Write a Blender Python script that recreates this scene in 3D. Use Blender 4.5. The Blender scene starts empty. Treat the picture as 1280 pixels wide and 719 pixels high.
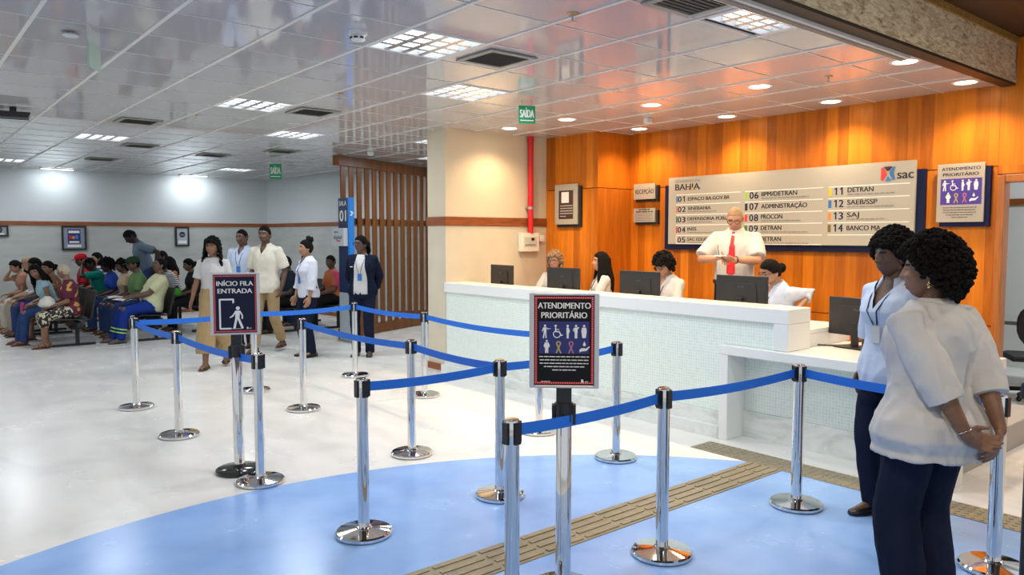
import bpy, math, random
from mathutils import Vector, Matrix, noise
import numpy as np

random.seed(7)
sc = bpy.context.scene
COL = sc.collection
PI = math.pi
V = Vector

# ------------------------------------------------------------------ camera, world, exposure
cam_d = bpy.data.cameras.new('camera')
cam = bpy.data.objects.new('camera', cam_d)
COL.objects.link(cam)
cam_d.sensor_width = 36.0
cam_d.lens = 951.0 / 1280.0 * 36.0
cam_d.clip_end = 200
YAW = math.radians(39.66)
PITCH = math.atan(63.0 / 951.0)
fwd = V((math.sin(YAW) * math.cos(PITCH), math.cos(YAW) * math.cos(PITCH), -math.sin(PITCH)))
cam.location = (0, 0, 1.65)
cam.rotation_euler = fwd.to_track_quat('-Z', 'Y').to_euler()
sc.camera = cam

sc.view_settings.view_transform = 'Standard'
sc.view_settings.look = 'None'
sc.view_settings.gamma = 1.0
sc.view_settings.use_curve_mapping = False
sc.view_settings.exposure = 0.1
sc.cycles.use_denoising = True
sc.cycles.max_bounces = 7
sc.cycles.glossy_bounces = 4
sc.cycles.diffuse_bounces = 4
sc.cycles.sample_clamp_indirect = 6.0
sc.cycles.caustics_reflective = False
sc.cycles.caustics_refractive = False

WORLD_STRENGTH = 0.7
world = bpy.data.worlds.new('world')
sc.world = world
world.use_nodes = True
bg = world.node_tree.nodes['Background']
bg.inputs['Color'].default_value = (0.90, 0.95, 1.0, 1)
bg.inputs['Strength'].default_value = WORLD_STRENGTH

TROFFER_EMIT = 2.6
TROFFER_W = 25.0
WASH_W = 7.0
SPOT_W = 52.0
OUTER_W = 45.0

# ------------------------------------------------------------------ materials
MATS = {}
def nt(m):
    return m.node_tree.nodes, m.node_tree.links

def mat(name, color=(0.5, 0.5, 0.5), rough=0.5, metal=0.0, bump=0.0, bscale=60.0, var=0.0, vscale=6.0,
        emit=None, estr=0.0, spec=0.5, sheen=0.0, coat=0.0, stretch=(1, 1, 1)):
    """procedural principled surface with optional noise colour variation and noise bump"""
    if name in MATS: return MATS[name]
    m = bpy.data.materials.new(name); m.use_nodes = True
    N, L = nt(m)
    b = N['Principled BSDF']
    b.inputs['Base Color'].default_value = (*color, 1)
    b.inputs['Roughness'].default_value = rough
    b.inputs['Metallic'].default_value = metal
    b.inputs['Specular IOR Level'].default_value = spec
    if sheen: b.inputs['Sheen Weight'].default_value = sheen
    if coat:
        b.inputs['Coat Weight'].default_value = coat
        b.inputs['Coat Roughness'].default_value = 0.08
    tc = N.new('ShaderNodeTexCoord')
    mp = N.new('ShaderNodeMapping'); mp.inputs['Scale'].default_value = stretch
    L.new(tc.outputs['Object'], mp.inputs['Vector'])
    if var > 0:
        n = N.new('ShaderNodeTexNoise'); n.inputs['Scale'].default_value = vscale
        n.inputs['Detail'].default_value = 5
        L.new(mp.outputs['Vector'], n.inputs['Vector'])
        r = N.new('ShaderNodeValToRGB')
        lo = [max(0, c * (1 - var)) for c in color]; hi = [min(1, c * (1 + var)) for c in color]
        r.color_ramp.elements[0].position = 0.3; r.color_ramp.elements[1].position = 0.7
        r.color_ramp.elements[0].color = (*lo, 1); r.color_ramp.elements[1].color = (*hi, 1)
        L.new(n.outputs['Fac'], r.inputs['Fac']); L.new(r.outputs['Color'], b.inputs['Base Color'])
    if bump > 0:
        n = N.new('ShaderNodeTexNoise'); n.inputs['Scale'].default_value = bscale
        n.inputs['Detail'].default_value = 4
        L.new(mp.outputs['Vector'], n.inputs['Vector'])
        bp = N.new('ShaderNodeBump'); bp.inputs['Strength'].default_value = bump
        bp.inputs['Distance'].default_value = 0.02
        L.new(n.outputs['Fac'], bp.inputs['Height']); L.new(bp.outputs['Normal'], b.inputs['Normal'])
    if emit:
        b.inputs['Emission Color'].default_value = (*emit, 1)
        b.inputs['Emission Strength'].default_value = estr
    MATS[name] = m
    return m

def fabric(name, color, var=0.08, bump=0.35, bscale=9):
    return mat(name, color, rough=0.85, bump=bump, bscale=bscale, var=var, vscale=9, spec=0.12)

def pattern(name, c1, c2, scale=14, kind='blotch', c3=None):
    if name in MATS: return MATS[name]
    m = bpy.data.materials.new(name); m.use_nodes = True
    N, L = nt(m); b = N['Principled BSDF']; b.inputs['Roughness'].default_value = 0.85
    tc = N.new('ShaderNodeTexCoord')
    r = N.new('ShaderNodeValToRGB'); r.color_ramp.interpolation = 'CONSTANT'
    if kind == 'blotch':
        n = N.new('ShaderNodeTexNoise'); n.inputs['Scale'].default_value = scale; n.inputs['Detail'].default_value = 1
        L.new(tc.outputs['Object'], n.inputs['Vector']); L.new(n.outputs['Fac'], r.inputs['Fac'])
        r.color_ramp.elements[1].position = 0.52
        if c3:
            e = r.color_ramp.elements.new(0.62); e.color = (*c3, 1)
    else:
        w = N.new('ShaderNodeTexWave'); w.wave_type = 'BANDS'; w.bands_direction = 'Z'
        w.inputs['Scale'].default_value = scale
        L.new(tc.outputs['Object'], w.inputs['Vector']); L.new(w.outputs['Fac'], r.inputs['Fac'])
        r.color_ramp.elements[1].position = 0.5
    r.color_ramp.elements[0].color = (*c1, 1)
    r.color_ramp.elements[1].color = (*c2, 1)
    L.new(r.outputs['Color'], b.inputs['Base Color'])
    MATS[name] = m
    return m

def wood_mat(name, c_lo, c_hi, plank=0.115, axis='Y', rough=0.35, across=None):
    """vertical boards: a random tone per board and stretched grain; axis = the horizontal axis across boards"""
    if name in MATS: return MATS[name]
    m = bpy.data.materials.new(name); m.use_nodes = True
    N, L = nt(m); b = N['Principled BSDF']
    b.inputs['Roughness'].default_value = rough
    b.inputs['Specular IOR Level'].default_value = 0.25
    tc = N.new('ShaderNodeTexCoord'); sx = N.new('ShaderNodeSeparateXYZ')
    L.new(tc.outputs['Object'], sx.inputs[0])
    d = N.new('ShaderNodeMath'); d.operation = 'DIVIDE'; d.inputs[1].default_value = plank
    L.new(sx.outputs[axis], d.inputs[0])
    fl = N.new('ShaderNodeMath'); fl.operation = 'FLOOR'; L.new(d.outputs[0], fl.inputs[0])
    fz = N.new('ShaderNodeMath'); fz.operation = 'DIVIDE'; fz.inputs[1].default_value = 2.27
    L.new(sx.outputs['Z'], fz.inputs[0])
    flz = N.new('ShaderNodeMath'); flz.operation = 'FLOOR'; L.new(fz.outputs[0], flz.inputs[0])
    cb = N.new('ShaderNodeCombineXYZ'); L.new(fl.outputs[0], cb.inputs[0]); L.new(flz.outputs[0], cb.inputs[1])
    wn = N.new('ShaderNodeTexWhiteNoise'); L.new(cb.outputs[0], wn.inputs['Vector'])
    mp = N.new('ShaderNodeMapping'); mp.inputs['Scale'].default_value = (9, 9, 0.8)
    L.new(tc.outputs['Object'], mp.inputs['Vector'])
    ad = N.new('ShaderNodeVectorMath'); ad.operation = 'MULTIPLY_ADD'
    L.new(wn.outputs['Color'], ad.inputs[0]); ad.inputs[1].default_value = (20, 20, 20)
    L.new(mp.outputs['Vector'], ad.inputs[2])
    n = N.new('ShaderNodeTexNoise'); n.inputs['Scale'].default_value = 2.2; n.inputs['Detail'].default_value = 6
    n.inputs['Distortion'].default_value = 0.8
    L.new(ad.outputs[0], n.inputs['Vector'])
    mix = N.new('ShaderNodeMath'); mix.operation = 'MULTIPLY_ADD'; mix.inputs[1].default_value = 0.45
    L.new(wn.outputs['Value'], mix.inputs[0])
    s2 = N.new('ShaderNodeMath'); s2.operation = 'MULTIPLY'; s2.inputs[1].default_value = 0.6
    L.new(n.outputs['Fac'], s2.inputs[0]); L.new(s2.outputs[0], mix.inputs[2])
    r = N.new('ShaderNodeValToRGB')
    r.color_ramp.elements[0].color = (*c_lo, 1); r.color_ramp.elements[0].position = 0.12
    r.color_ramp.elements[1].color = (*c_hi, 1); r.color_ramp.elements[1].position = 0.85
    L.new(mix.outputs[0], r.inputs['Fac']); L.new(r.outputs['Color'], b.inputs['Base Color'])
    bp = N.new('ShaderNodeBump'); bp.inputs['Strength'].default_value = 0.06
    L.new(n.outputs['Fac'], bp.inputs['Height']); L.new(bp.outputs['Normal'], b.inputs['Normal'])
    MATS[name] = m
    return m

def floor_mat():
    m = bpy.data.materials.new('polished floor'); m.use_nodes = True
    N, L = nt(m); b = N['Principled BSDF']
    b.inputs['Specular IOR Level'].default_value = 0.5
    tc = N.new('ShaderNodeTexCoord'); sx = N.new('ShaderNodeSeparateXYZ'); L.new(tc.outputs['Object'], sx.inputs[0])
    # white marble with faint veins
    mp = N.new('ShaderNodeMapping'); mp.inputs['Scale'].default_value = (1.0, 0.45, 1); mp.inputs['Rotation'].default_value = (0, 0, 0.5)
    L.new(tc.outputs['Object'], mp.inputs['Vector'])
    n = N.new('ShaderNodeTexNoise'); n.inputs['Scale'].default_value = 1.6; n.inputs['Detail'].default_value = 8
    n.inputs['Distortion'].default_value = 1.6
    L.new(mp.outputs['Vector'], n.inputs['Vector'])
    r = N.new('ShaderNodeValToRGB'); e = r.color_ramp.elements
    e[0].position = 0.34; e[0].color = (0.70, 0.70, 0.68, 1)
    e[1].position = 0.56; e[1].color = (0.82, 0.81, 0.78, 1)
    e2 = e.new(0.47); e2.color = (0.78, 0.775, 0.75, 1)
    L.new(n.outputs['Fac'], r.inputs['Fac'])
    # blue vinyl inside a wide circle that stops at the tactile strip
    dv = N.new('ShaderNodeVectorMath'); dv.operation = 'DISTANCE'
    fz = N.new('ShaderNodeCombineXYZ'); L.new(sx.outputs['X'], fz.inputs[0]); L.new(sx.outputs['Y'], fz.inputs[1])
    L.new(fz.outputs[0], dv.inputs[0]); dv.inputs[1].default_value = (1.83, 1.26, 0)
    lt = N.new('ShaderNodeMath'); lt.operation = 'LESS_THAN'; lt.inputs[1].default_value = 3.55
    L.new(dv.outputs['Value'], lt.inputs[0])
    lx = N.new('ShaderNodeMath'); lx.operation = 'LESS_THAN'; lx.inputs[1].default_value = 4.88
    L.new(sx.outputs['X'], lx.inputs[0])
    mu = N.new('ShaderNodeMath'); mu.operation = 'MULTIPLY'; L.new(lt.outputs[0], mu.inputs[0]); L.new(lx.outputs[0], mu.inputs[1])
    nb = N.new('ShaderNodeTexNoise'); nb.inputs['Scale'].default_value = 2.5; nb.inputs['Detail'].default_value = 6
    L.new(tc.outputs['Object'], nb.inputs['Vector'])
    rb = N.new('ShaderNodeValToRGB'); eb = rb.color_ramp.elements
    eb[0].position = 0.3; eb[0].color = BLUE_LO; eb[1].position = 0.7; eb[1].color = BLUE_HI
    L.new(nb.outputs['Fac'], rb.inputs['Fac'])
    mx = N.new('ShaderNodeMix'); mx.data_type = 'RGBA'
    L.new(mu.outputs[0], mx.inputs['Factor']); L.new(r.outputs['Color'], mx.inputs[6]); L.new(rb.outputs['Color'], mx.inputs[7])
    L.new(mx.outputs[2], b.inputs['Base Color'])
    rr = N.new('ShaderNodeMapRange'); rr.inputs['To Min'].default_value = 0.16; rr.inputs['To Max'].default_value = 0.34
    L.new(nb.outputs['Fac'], rr.inputs['Value']); L.new(rr.outputs[0], b.inputs['Roughness'])
    return m
BLUE_LO = (0.22, 0.41, 0.84, 1)
BLUE_HI = (0.30, 0.51, 0.92, 1)

def mosaic_mat():
    m = bpy.data.materials.new('pale green mosaic'); m.use_nodes = True
    N, L = nt(m); b = N['Principled BSDF']; b.inputs['Roughness'].default_value = 0.25
    tc = N.new('ShaderNodeTexCoord'); sx = N.new('ShaderNodeSeparateXYZ'); L.new(tc.outputs['Object'], sx.inputs[0])
    cb = N.new('ShaderNodeCombineXYZ'); L.new(sx.outputs['Y'], cb.inputs[0]); L.new(sx.outputs['Z'], cb.inputs[1])
    br = N.new('ShaderNodeTexBrick'); br.offset = 0
    br.inputs['Scale'].default_value = 1; br.inputs['Brick Width'].default_value = 0.025; br.inputs['Row Height'].default_value = 0.025
    br.inputs['Mortar Size'].default_value = 0.0022
    br.inputs['Color1'].default_value = (0.66, 0.78, 0.72, 1); br.inputs['Color2'].default_value = (0.74, 0.84, 0.79, 1)
    br.inputs['Mortar'].default_value = (0.86, 0.90, 0.88, 1)
    L.new(cb.outputs[0], br.inputs['Vector']); L.new(br.outputs['Color'], b.inputs['Base Color'])
    return m

def stone_mat(name, cols, scale=8, stretch=(1, 1, 1), rough=0.4, detail=8):
    if name in MATS: return MATS[name]
    m = bpy.data.materials.new(name); m.use_nodes = True
    N, L = nt(m); b = N['Principled BSDF']; b.inputs['Roughness'].default_value = rough
    tc = N.new('ShaderNodeTexCoord'); mp = N.new('ShaderNodeMapping'); mp.inputs['Scale'].default_value = stretch
    L.new(tc.outputs['Object'], mp.inputs['Vector'])
    n = N.new('ShaderNodeTexNoise'); n.inputs['Scale'].default_value = scale; n.inputs['Detail'].default_value = detail
    n.inputs['Roughness'].default_value = 0.7; n.inputs['Distortion'].default_value = 1.0
    L.new(mp.outputs['Vector'], n.inputs['Vector'])
    r = N.new('ShaderNodeValToRGB'); e = r.color_ramp.elements
    e[0].position = 0.32; e[0].color = (*cols[0], 1); e[1].position = 0.66; e[1].color = (*cols[-1], 1)
    for i, c in enumerate(cols[1:-1]):
        q = e.new(0.32 + 0.34 * (i + 1) / (len(cols) - 1)); q.color = (*c, 1)
    L.new(n.outputs['Fac'], r.inputs['Fac']); L.new(r.outputs['Color'], b.inputs['Base Color'])
    MATS[name] = m
    return m

def eye_mat():
    m = bpy.data.materials.new('eye'); m.use_nodes = True
    N, L = nt(m); b = N['Principled BSDF']; b.inputs['Roughness'].default_value = 0.4
    tc = N.new('ShaderNodeTexCoord'); sx = N.new('ShaderNodeSeparateXYZ'); L.new(tc.outputs['Object'], sx.inputs[0])
    g = N.new('ShaderNodeMath'); g.operation = 'GREATER_THAN'; g.inputs[1].default_value = 0.0102
    L.new(sx.outputs['Y'], g.inputs[0])
    mx = N.new('ShaderNodeMix'); mx.data_type = 'RGBA'
    mx.inputs[6].default_value = (0.16, 0.14, 0.13, 1); mx.inputs[7].default_value = (0.025, 0.014, 0.01, 1)
    L.new(g.outputs[0], mx.inputs['Factor']); L.new(mx.outputs[2], b.inputs['Base Color'])
    return m

CHROME = mat('polished steel', (0.72, 0.72, 0.72), rough=0.06, metal=1.0)
STEEL = mat('brushed steel', (0.55, 0.55, 0.55), rough=0.3, metal=1.0)
BLACKP = mat('black plastic', (0.012, 0.012, 0.014), rough=0.35)
BLACKM = mat('black matte', (0.015, 0.015, 0.017), rough=0.7)
DARKSCREEN = mat('dark monitor plastic', (0.018, 0.018, 0.02), rough=0.45)
WHITEP = mat('white plastic', (0.8, 0.8, 0.78), rough=0.4)
ALU = mat('satin aluminium', (0.62, 0.62, 0.63), rough=0.32, metal=0.9)
SOLID = mat('white solid surface', (0.82, 0.84, 0.83), rough=0.22)
BELT = mat('blue webbing', (0.008, 0.16, 0.72), rough=0.55, bump=0.2, bscale=300)
INKW = mat('white print', (0.82, 0.82, 0.80), rough=0.5)
INKK = mat('black print', (0.02, 0.02, 0.025), rough=0.5)
INKN = mat('navy print', (0.008, 0.013, 0.065), rough=0.6, spec=.2)
INKG = mat('grey print', (0.22, 0.22, 0.22), rough=0.5)
INKB = mat('blue panel print', (0.015, 0.025, 0.16), rough=0.4)
INKP = mat('violet panel print', (0.07, 0.04, 0.33), rough=0.4)
INKR = mat('red print', (0.55, 0.02, 0.03), rough=0.5)
INKY = mat('ochre print', (0.48, 0.36, 0.12), rough=0.5)
INKM = mat('mauve print', (0.45, 0.16, 0.28), rough=0.5)
EYE = eye_mat()

# ------------------------------------------------------------------ mesh helpers
class G:
    def __init__(s): s.v = []; s.f = []; s.m = []
    def add(s, vs, fs, mi=0):
        o = len(s.v); s.v += [tuple(p) for p in vs]; s.f += [tuple(i + o for i in f) for f in fs]; s.m += [mi] * len(fs)
        return s
    def rings(s, R, caps=(True, True), mi=0):
        n = len(R[0]); vs = [p for r in R for p in r]; fs = []
        for k in range(len(R) - 1):
            for i in range(n):
                j = (i + 1) % n
                fs.append((k * n + i, k * n + j, (k + 1) * n + j, (k + 1) * n + i))
        if caps[0]: fs.append(tuple(reversed(range(n))))
        if caps[1]: fs.append(tuple((len(R) - 1) * n + i for i in range(n)))
        return s.add(vs, fs, mi)
    def tube(s, pts, rad, n=10, ends=('round', 'round'), mi=0, flat=1.0, ref=None):
        """swept tube through pts; flat squashes the second axis"""
        pts = [V(p) for p in pts]
        if not hasattr(rad, '__len__'): rad = [rad] * len(pts)
        T = []
        for i in range(len(pts)):
            a = pts[max(i - 1, 0)]; b = pts[min(i + 1, len(pts) - 1)]
            T.append((b - a).normalized())
        r0 = V(ref) if ref else (V((0, 0, 1)) if abs(T[0].z) < 0.8 else V((1, 0, 0)))
        u = (r0 - T[0] * r0.dot(T[0])).normalized()
        R = []
        def ring(c, t, uu, r):
            w = t.cross(uu)
            return [c + uu * (math.cos(2 * PI * i / n) * r) + w * (math.sin(2 * PI * i / n) * r * flat) for i in range(n)]
        us = []
        for t in T:
            u = (u - t * u.dot(t)).normalized(); us.append(u.copy())
        if ends[0] == 'round':
            for a in (80, 50, 25):
                a = math.radians(a); R.append(ring(pts[0] - T[0] * rad[0] * math.sin(a), T[0], us[0], rad[0] * math.cos(a)))
        for i, p in enumerate(pts): R.append(ring(p, T[i], us[i], rad[i]))
        if ends[1] == 'round':
            for a in (25, 50, 80):
                a = math.radians(a); R.append(ring(pts[-1] + T[-1] * rad[-1] * math.sin(a), T[-1], us[-1], rad[-1] * math.cos(a)))
        return s.rings(R, mi=mi)
    def ell(s, c, r, M=None, nu=14, nv=9, mi=0):
        c = V(c); R = []
        for k in range(nv):
            la = -PI / 2 + PI * (k + 0.35) / (nv - 0.3)
            row = []
            for i in range(nu):
                lo = 2 * PI * i / nu
                p = V((r[0] * math.cos(la) * math.cos(lo), r[1] * math.cos(la) * math.sin(lo), r[2] * math.sin(la)))
                row.append(c + (M @ p if M else p))
            R.append(row)
        return s.rings(R, mi=mi)
    def box(s, lo, hi, mi=0, M=None):
        x0, y0, z0 = lo; x1, y1, z1 = hi
        vs = [V(p) for p in ((x0, y0, z0), (x1, y0, z0), (x1, y1, z0), (x0, y1, z0), (x0, y0, z1), (x1, y0, z1), (x1, y1, z1), (x0, y1, z1))]
        if M: vs = [M @ p for p in vs]
        return s.add(vs, [(0, 3, 2, 1), (4, 5, 6, 7), (0, 1, 5, 4), (1, 2, 6, 5), (2, 3, 7, 6), (3, 0, 4, 7)], mi)
    def lathe(s, prof, n=32, c=(0, 0, 0), mi=0, closed=False):
        R = [[(c[0] + r * math.cos(2 * PI * i / n), c[1] + r * math.sin(2 * PI * i / n), c[2] + z) for i in range(n)] for r, z in prof]
        if closed: return s.rings(R + [R[0]], caps=(False, False), mi=mi)
        return s.rings(R, mi=mi)
    def prism(s, poly, O, u, v, n, d, mi=0):
        """2D polygon extruded by d along n from the frame O,u,v"""
        O, u, v, n = V(O), V(u), V(v), V(n)
        a = [O + u * p[0] + v * p[1] for p in poly]; b = [q + n * d for q in a]; k = len(poly)
        fs = [tuple(reversed(range(k))), tuple(range(k, 2 * k))]
        for i in range(k):
            j = (i + 1) % k; fs.append((i, j, k + j, k + i))
        return s.add(a + b, fs, mi)

def mesh_of(g, name='mesh', smooth=False):
    me = bpy.data.meshes.new(name)
    me.from_pydata(g.v, [], g.f)
    if any(g.m): me.polygons.foreach_set('material_index', g.m)
    if smooth: me.polygons.foreach_set('use_smooth', [True] * len(me.polygons))
    me.update()
    return me

def fixn(me):
    import bmesh
    bm = bmesh.new(); bm.from_mesh(me)
    bmesh.ops.recalc_face_normals(bm, faces=bm.faces)
    bm.to_mesh(me); bm.free()

def obj(name, g, m, parent=None, smooth=False, bevel=0.0, seg=2, loc=None, rotz=None, auto=False):
    me = g if isinstance(g, bpy.types.Mesh) else mesh_of(g, name, smooth)
    if not isinstance(g, bpy.types.Mesh): fixn(me)
    ms = m if isinstance(m, (list, tuple)) else [m]
    if len(me.materials) == 0:
        for q in ms: me.materials.append(q)
    o = bpy.data.objects.new(name, me); COL.objects.link(o)
    if parent: o.parent = parent
    if loc is not None: o.location = loc
    if rotz is not None: o.rotation_euler = (0, 0, rotz)
    if bevel:
        b = o.modifiers.new('bevel', 'BEVEL'); b.width = bevel; b.segments = seg; b.limit_method = 'ANGLE'; b.angle_limit = 0.7
    if auto:
        me.polygons.foreach_set('use_smooth', [True] * len(me.polygons))
        es = o.modifiers.new('edge', 'EDGE_SPLIT'); es.split_angle = 0.7
    return o

def tag(o, label, cat, group=None, kind=None):
    o['label'] = label; o['category'] = cat
    if group: o['group'] = group
    if kind: o['kind'] = kind
    return o

def thing(name, label, cat, loc=(0, 0, 0), rotz=0.0, group=None, scale=1.0):
    o = bpy.data.objects.new(name, None); COL.objects.link(o)
    o.location = loc; o.rotation_euler = (0, 0, rotz); o.scale = (scale,) * 3
    o.empty_display_size = 0.1
    return tag(o, label, cat, group)

def struct(name, g, m, bevel=0.0, **k):
    o = obj(name, g, m, None, bevel=bevel, **k); o['kind'] = 'structure'
    return o

def copy_tree(r, loc, rotz, label=None, group=None):
    c = r.copy(); COL.objects.link(c); c.location = loc; c.rotation_euler = (0, 0, rotz)
    if label: c['label'] = label
    if group: c['group'] = group
    for ch in r.children:
        d = ch.copy(); COL.objects.link(d); d.parent = c
        for gch in ch.children:
            e = gch.copy(); COL.objects.link(e); e.parent = d
    return c

def remesh(g, voxel, smooth=4, mats=None, name='mesh'):
    me = mesh_of(g, name)
    o = bpy.data.objects.new('tmp', me); COL.objects.link(o)
    r = o.modifiers.new('r', 'REMESH'); r.mode = 'VOXEL'; r.voxel_size = voxel; r.use_smooth_shade = True
    s = o.modifiers.new('s', 'SMOOTH'); s.factor = 0.5; s.iterations = smooth
    dg = bpy.context.evaluated_depsgraph_get(); dg.update()
    out = bpy.data.meshes.new_from_object(o.evaluated_get(dg))
    bpy.data.objects.remove(o); bpy.data.meshes.remove(me)
    out.name = name
    return out

# ------------------------------------------------------------------ flat artwork (print on signs)
_fc = bpy.data.curves.new('fontcurve', 'FONT')
_fo = bpy.data.objects.new('fontcurve', _fc)
class Art:
    """2D artwork collected per ink; placed on a panel by frame O,u,v,n"""
    def __init__(s): s.ink = {}
    def g(s, ink): return s.ink.setdefault(ink, ([], []))
    def poly(s, ink, pts):
        v, f = s.g(ink); o = len(v); dz = .00002 * (len(f) % 20); v += [(p[0], p[1], dz) for p in pts]; f.append(tuple(range(o, o + len(pts))))
    def rect(s, ink, x0, y0, x1, y1): s.poly(ink, [(x0, y0), (x1, y0), (x1, y1), (x0, y1)])
    def disc(s, ink, cx, cy, r, n=16, ry=None): s.poly(ink, [(cx + r * math.cos(2 * PI * i / n), cy + (ry or r) * math.sin(2 * PI * i / n)) for i in range(n)])
    def line(s, ink, pts, w):
        for (a, b) in zip(pts[:-1], pts[1:]):
            d = math.hypot(b[0] - a[0], b[1] - a[1]) or 1e-9
            nx, ny = -(b[1] - a[1]) / d * w / 2, (b[0] - a[0]) / d * w / 2
            s.poly(ink, [(a[0] - nx, a[1] - ny), (b[0] - nx, b[1] - ny), (b[0] + nx, b[1] + ny), (a[0] + nx, a[1] + ny)])
        for p in pts: s.disc(ink, p[0], p[1], w / 2, 8)
    def arc(s, ink, cx, cy, r, a0, a1, w, n=14):
        s.line(ink, [(cx + r * math.cos(math.radians(a0 + (a1 - a0) * i / n)), cy + r * math.sin(math.radians(a0 + (a1 - a0) * i / n))) for i in range(n + 1)], w)
    def text(s, ink, body, x, y, h, w=None, bold=0.0, align='l', dz=0.0):
        """cap height h, baseline y, optional exact width w"""
        if bold:
            e_ = h * .035; wi = w - 2 * e_ if w else None
            for q_ in (-1, 0, 1): s.text(ink, body, x + q_ * e_ + (e_ if align == 'l' else 0), y, h, wi, 0.0, align, .00015 * (q_ + 1))
            return
        _fc.body = body; _fc.offset = 0; _fc.resolution_u = 4
        me = bpy.data.meshes.new_from_object(_fo)
        vs = np.array([q.co[:2] for q in me.vertices]) if len(me.vertices) else np.zeros((0, 2))
        fs = [tuple(p.vertices) for p in me.polygons]
        bpy.data.meshes.remove(me)
        if not len(vs): return
        k = h / 0.70
        x0, x1 = vs[:, 0].min(), vs[:, 0].max()
        kx = (w / (x1 - x0)) if w else k
        W = (x1 - x0) * kx
        ox = x - (W / 2 if align == 'c' else W if align == 'r' else 0)
        v, f = s.g(ink); o = len(v)
        v += [(ox + (a - x0) * kx, y + b * k, dz) for a, b in vs]; f += [tuple(i + o for i in q) for q in fs]
    def num(s, ink, body, x, y, h, w, bold=0.0):
        cw = w / len(body)
        for k, ch in enumerate(body):
            cx = x + cw * (k + .5)
            if ch == '1':
                b = h * .20
                s.rect(ink, cx - b * .1, y, cx + b * .9, y + h)
                s.poly(ink, [(cx - b * .1, y + h), (cx - b * .1, y + h * .78), (cx - h * .22, y + h * .68), (cx - h * .22, y + h * .82)])
            else: s.text(ink, ch, cx, y, h, cw * .86, bold, 'c')
    def tiny(s, ink, x, y, h, w, seed=0):
        """a line of print too small to read: word-length dashes"""
        r = random.Random(seed); p = x
        while p < x + w - h:
            l = min(r.uniform(2, 6) * h * 0.7, x + w - p); s.rect(ink, p, y, p + l, y + h * 0.62); p += l + h * 0.5
    def place(s, parent, O, u, v, n, names=None, lift=0.0012):
        """one mesh per ink"""
        O, u, v, n = V(O), V(u), V(v), V(n)
        for k, (ink, (vs, fs)) in enumerate(s.ink.items()):
            g = G(); g.add([O + u * a + v * b + n * (lift * (k + 1) + c) for a, b, c in vs], fs)
            me = mesh_of(g, 'print')
            want = n
            # make every face look along n
            import bmesh
            bm = bmesh.new(); bm.from_mesh(me)
            fl = [fc for fc in bm.faces if fc.normal.dot(want) < 0]
            bmesh.ops.reverse_faces(bm, faces=fl)
            bm.to_mesh(me); bm.free()
            nm = (names or {}).get(ink, 'lettering')
            obj(nm, me, ink, parent)

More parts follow.
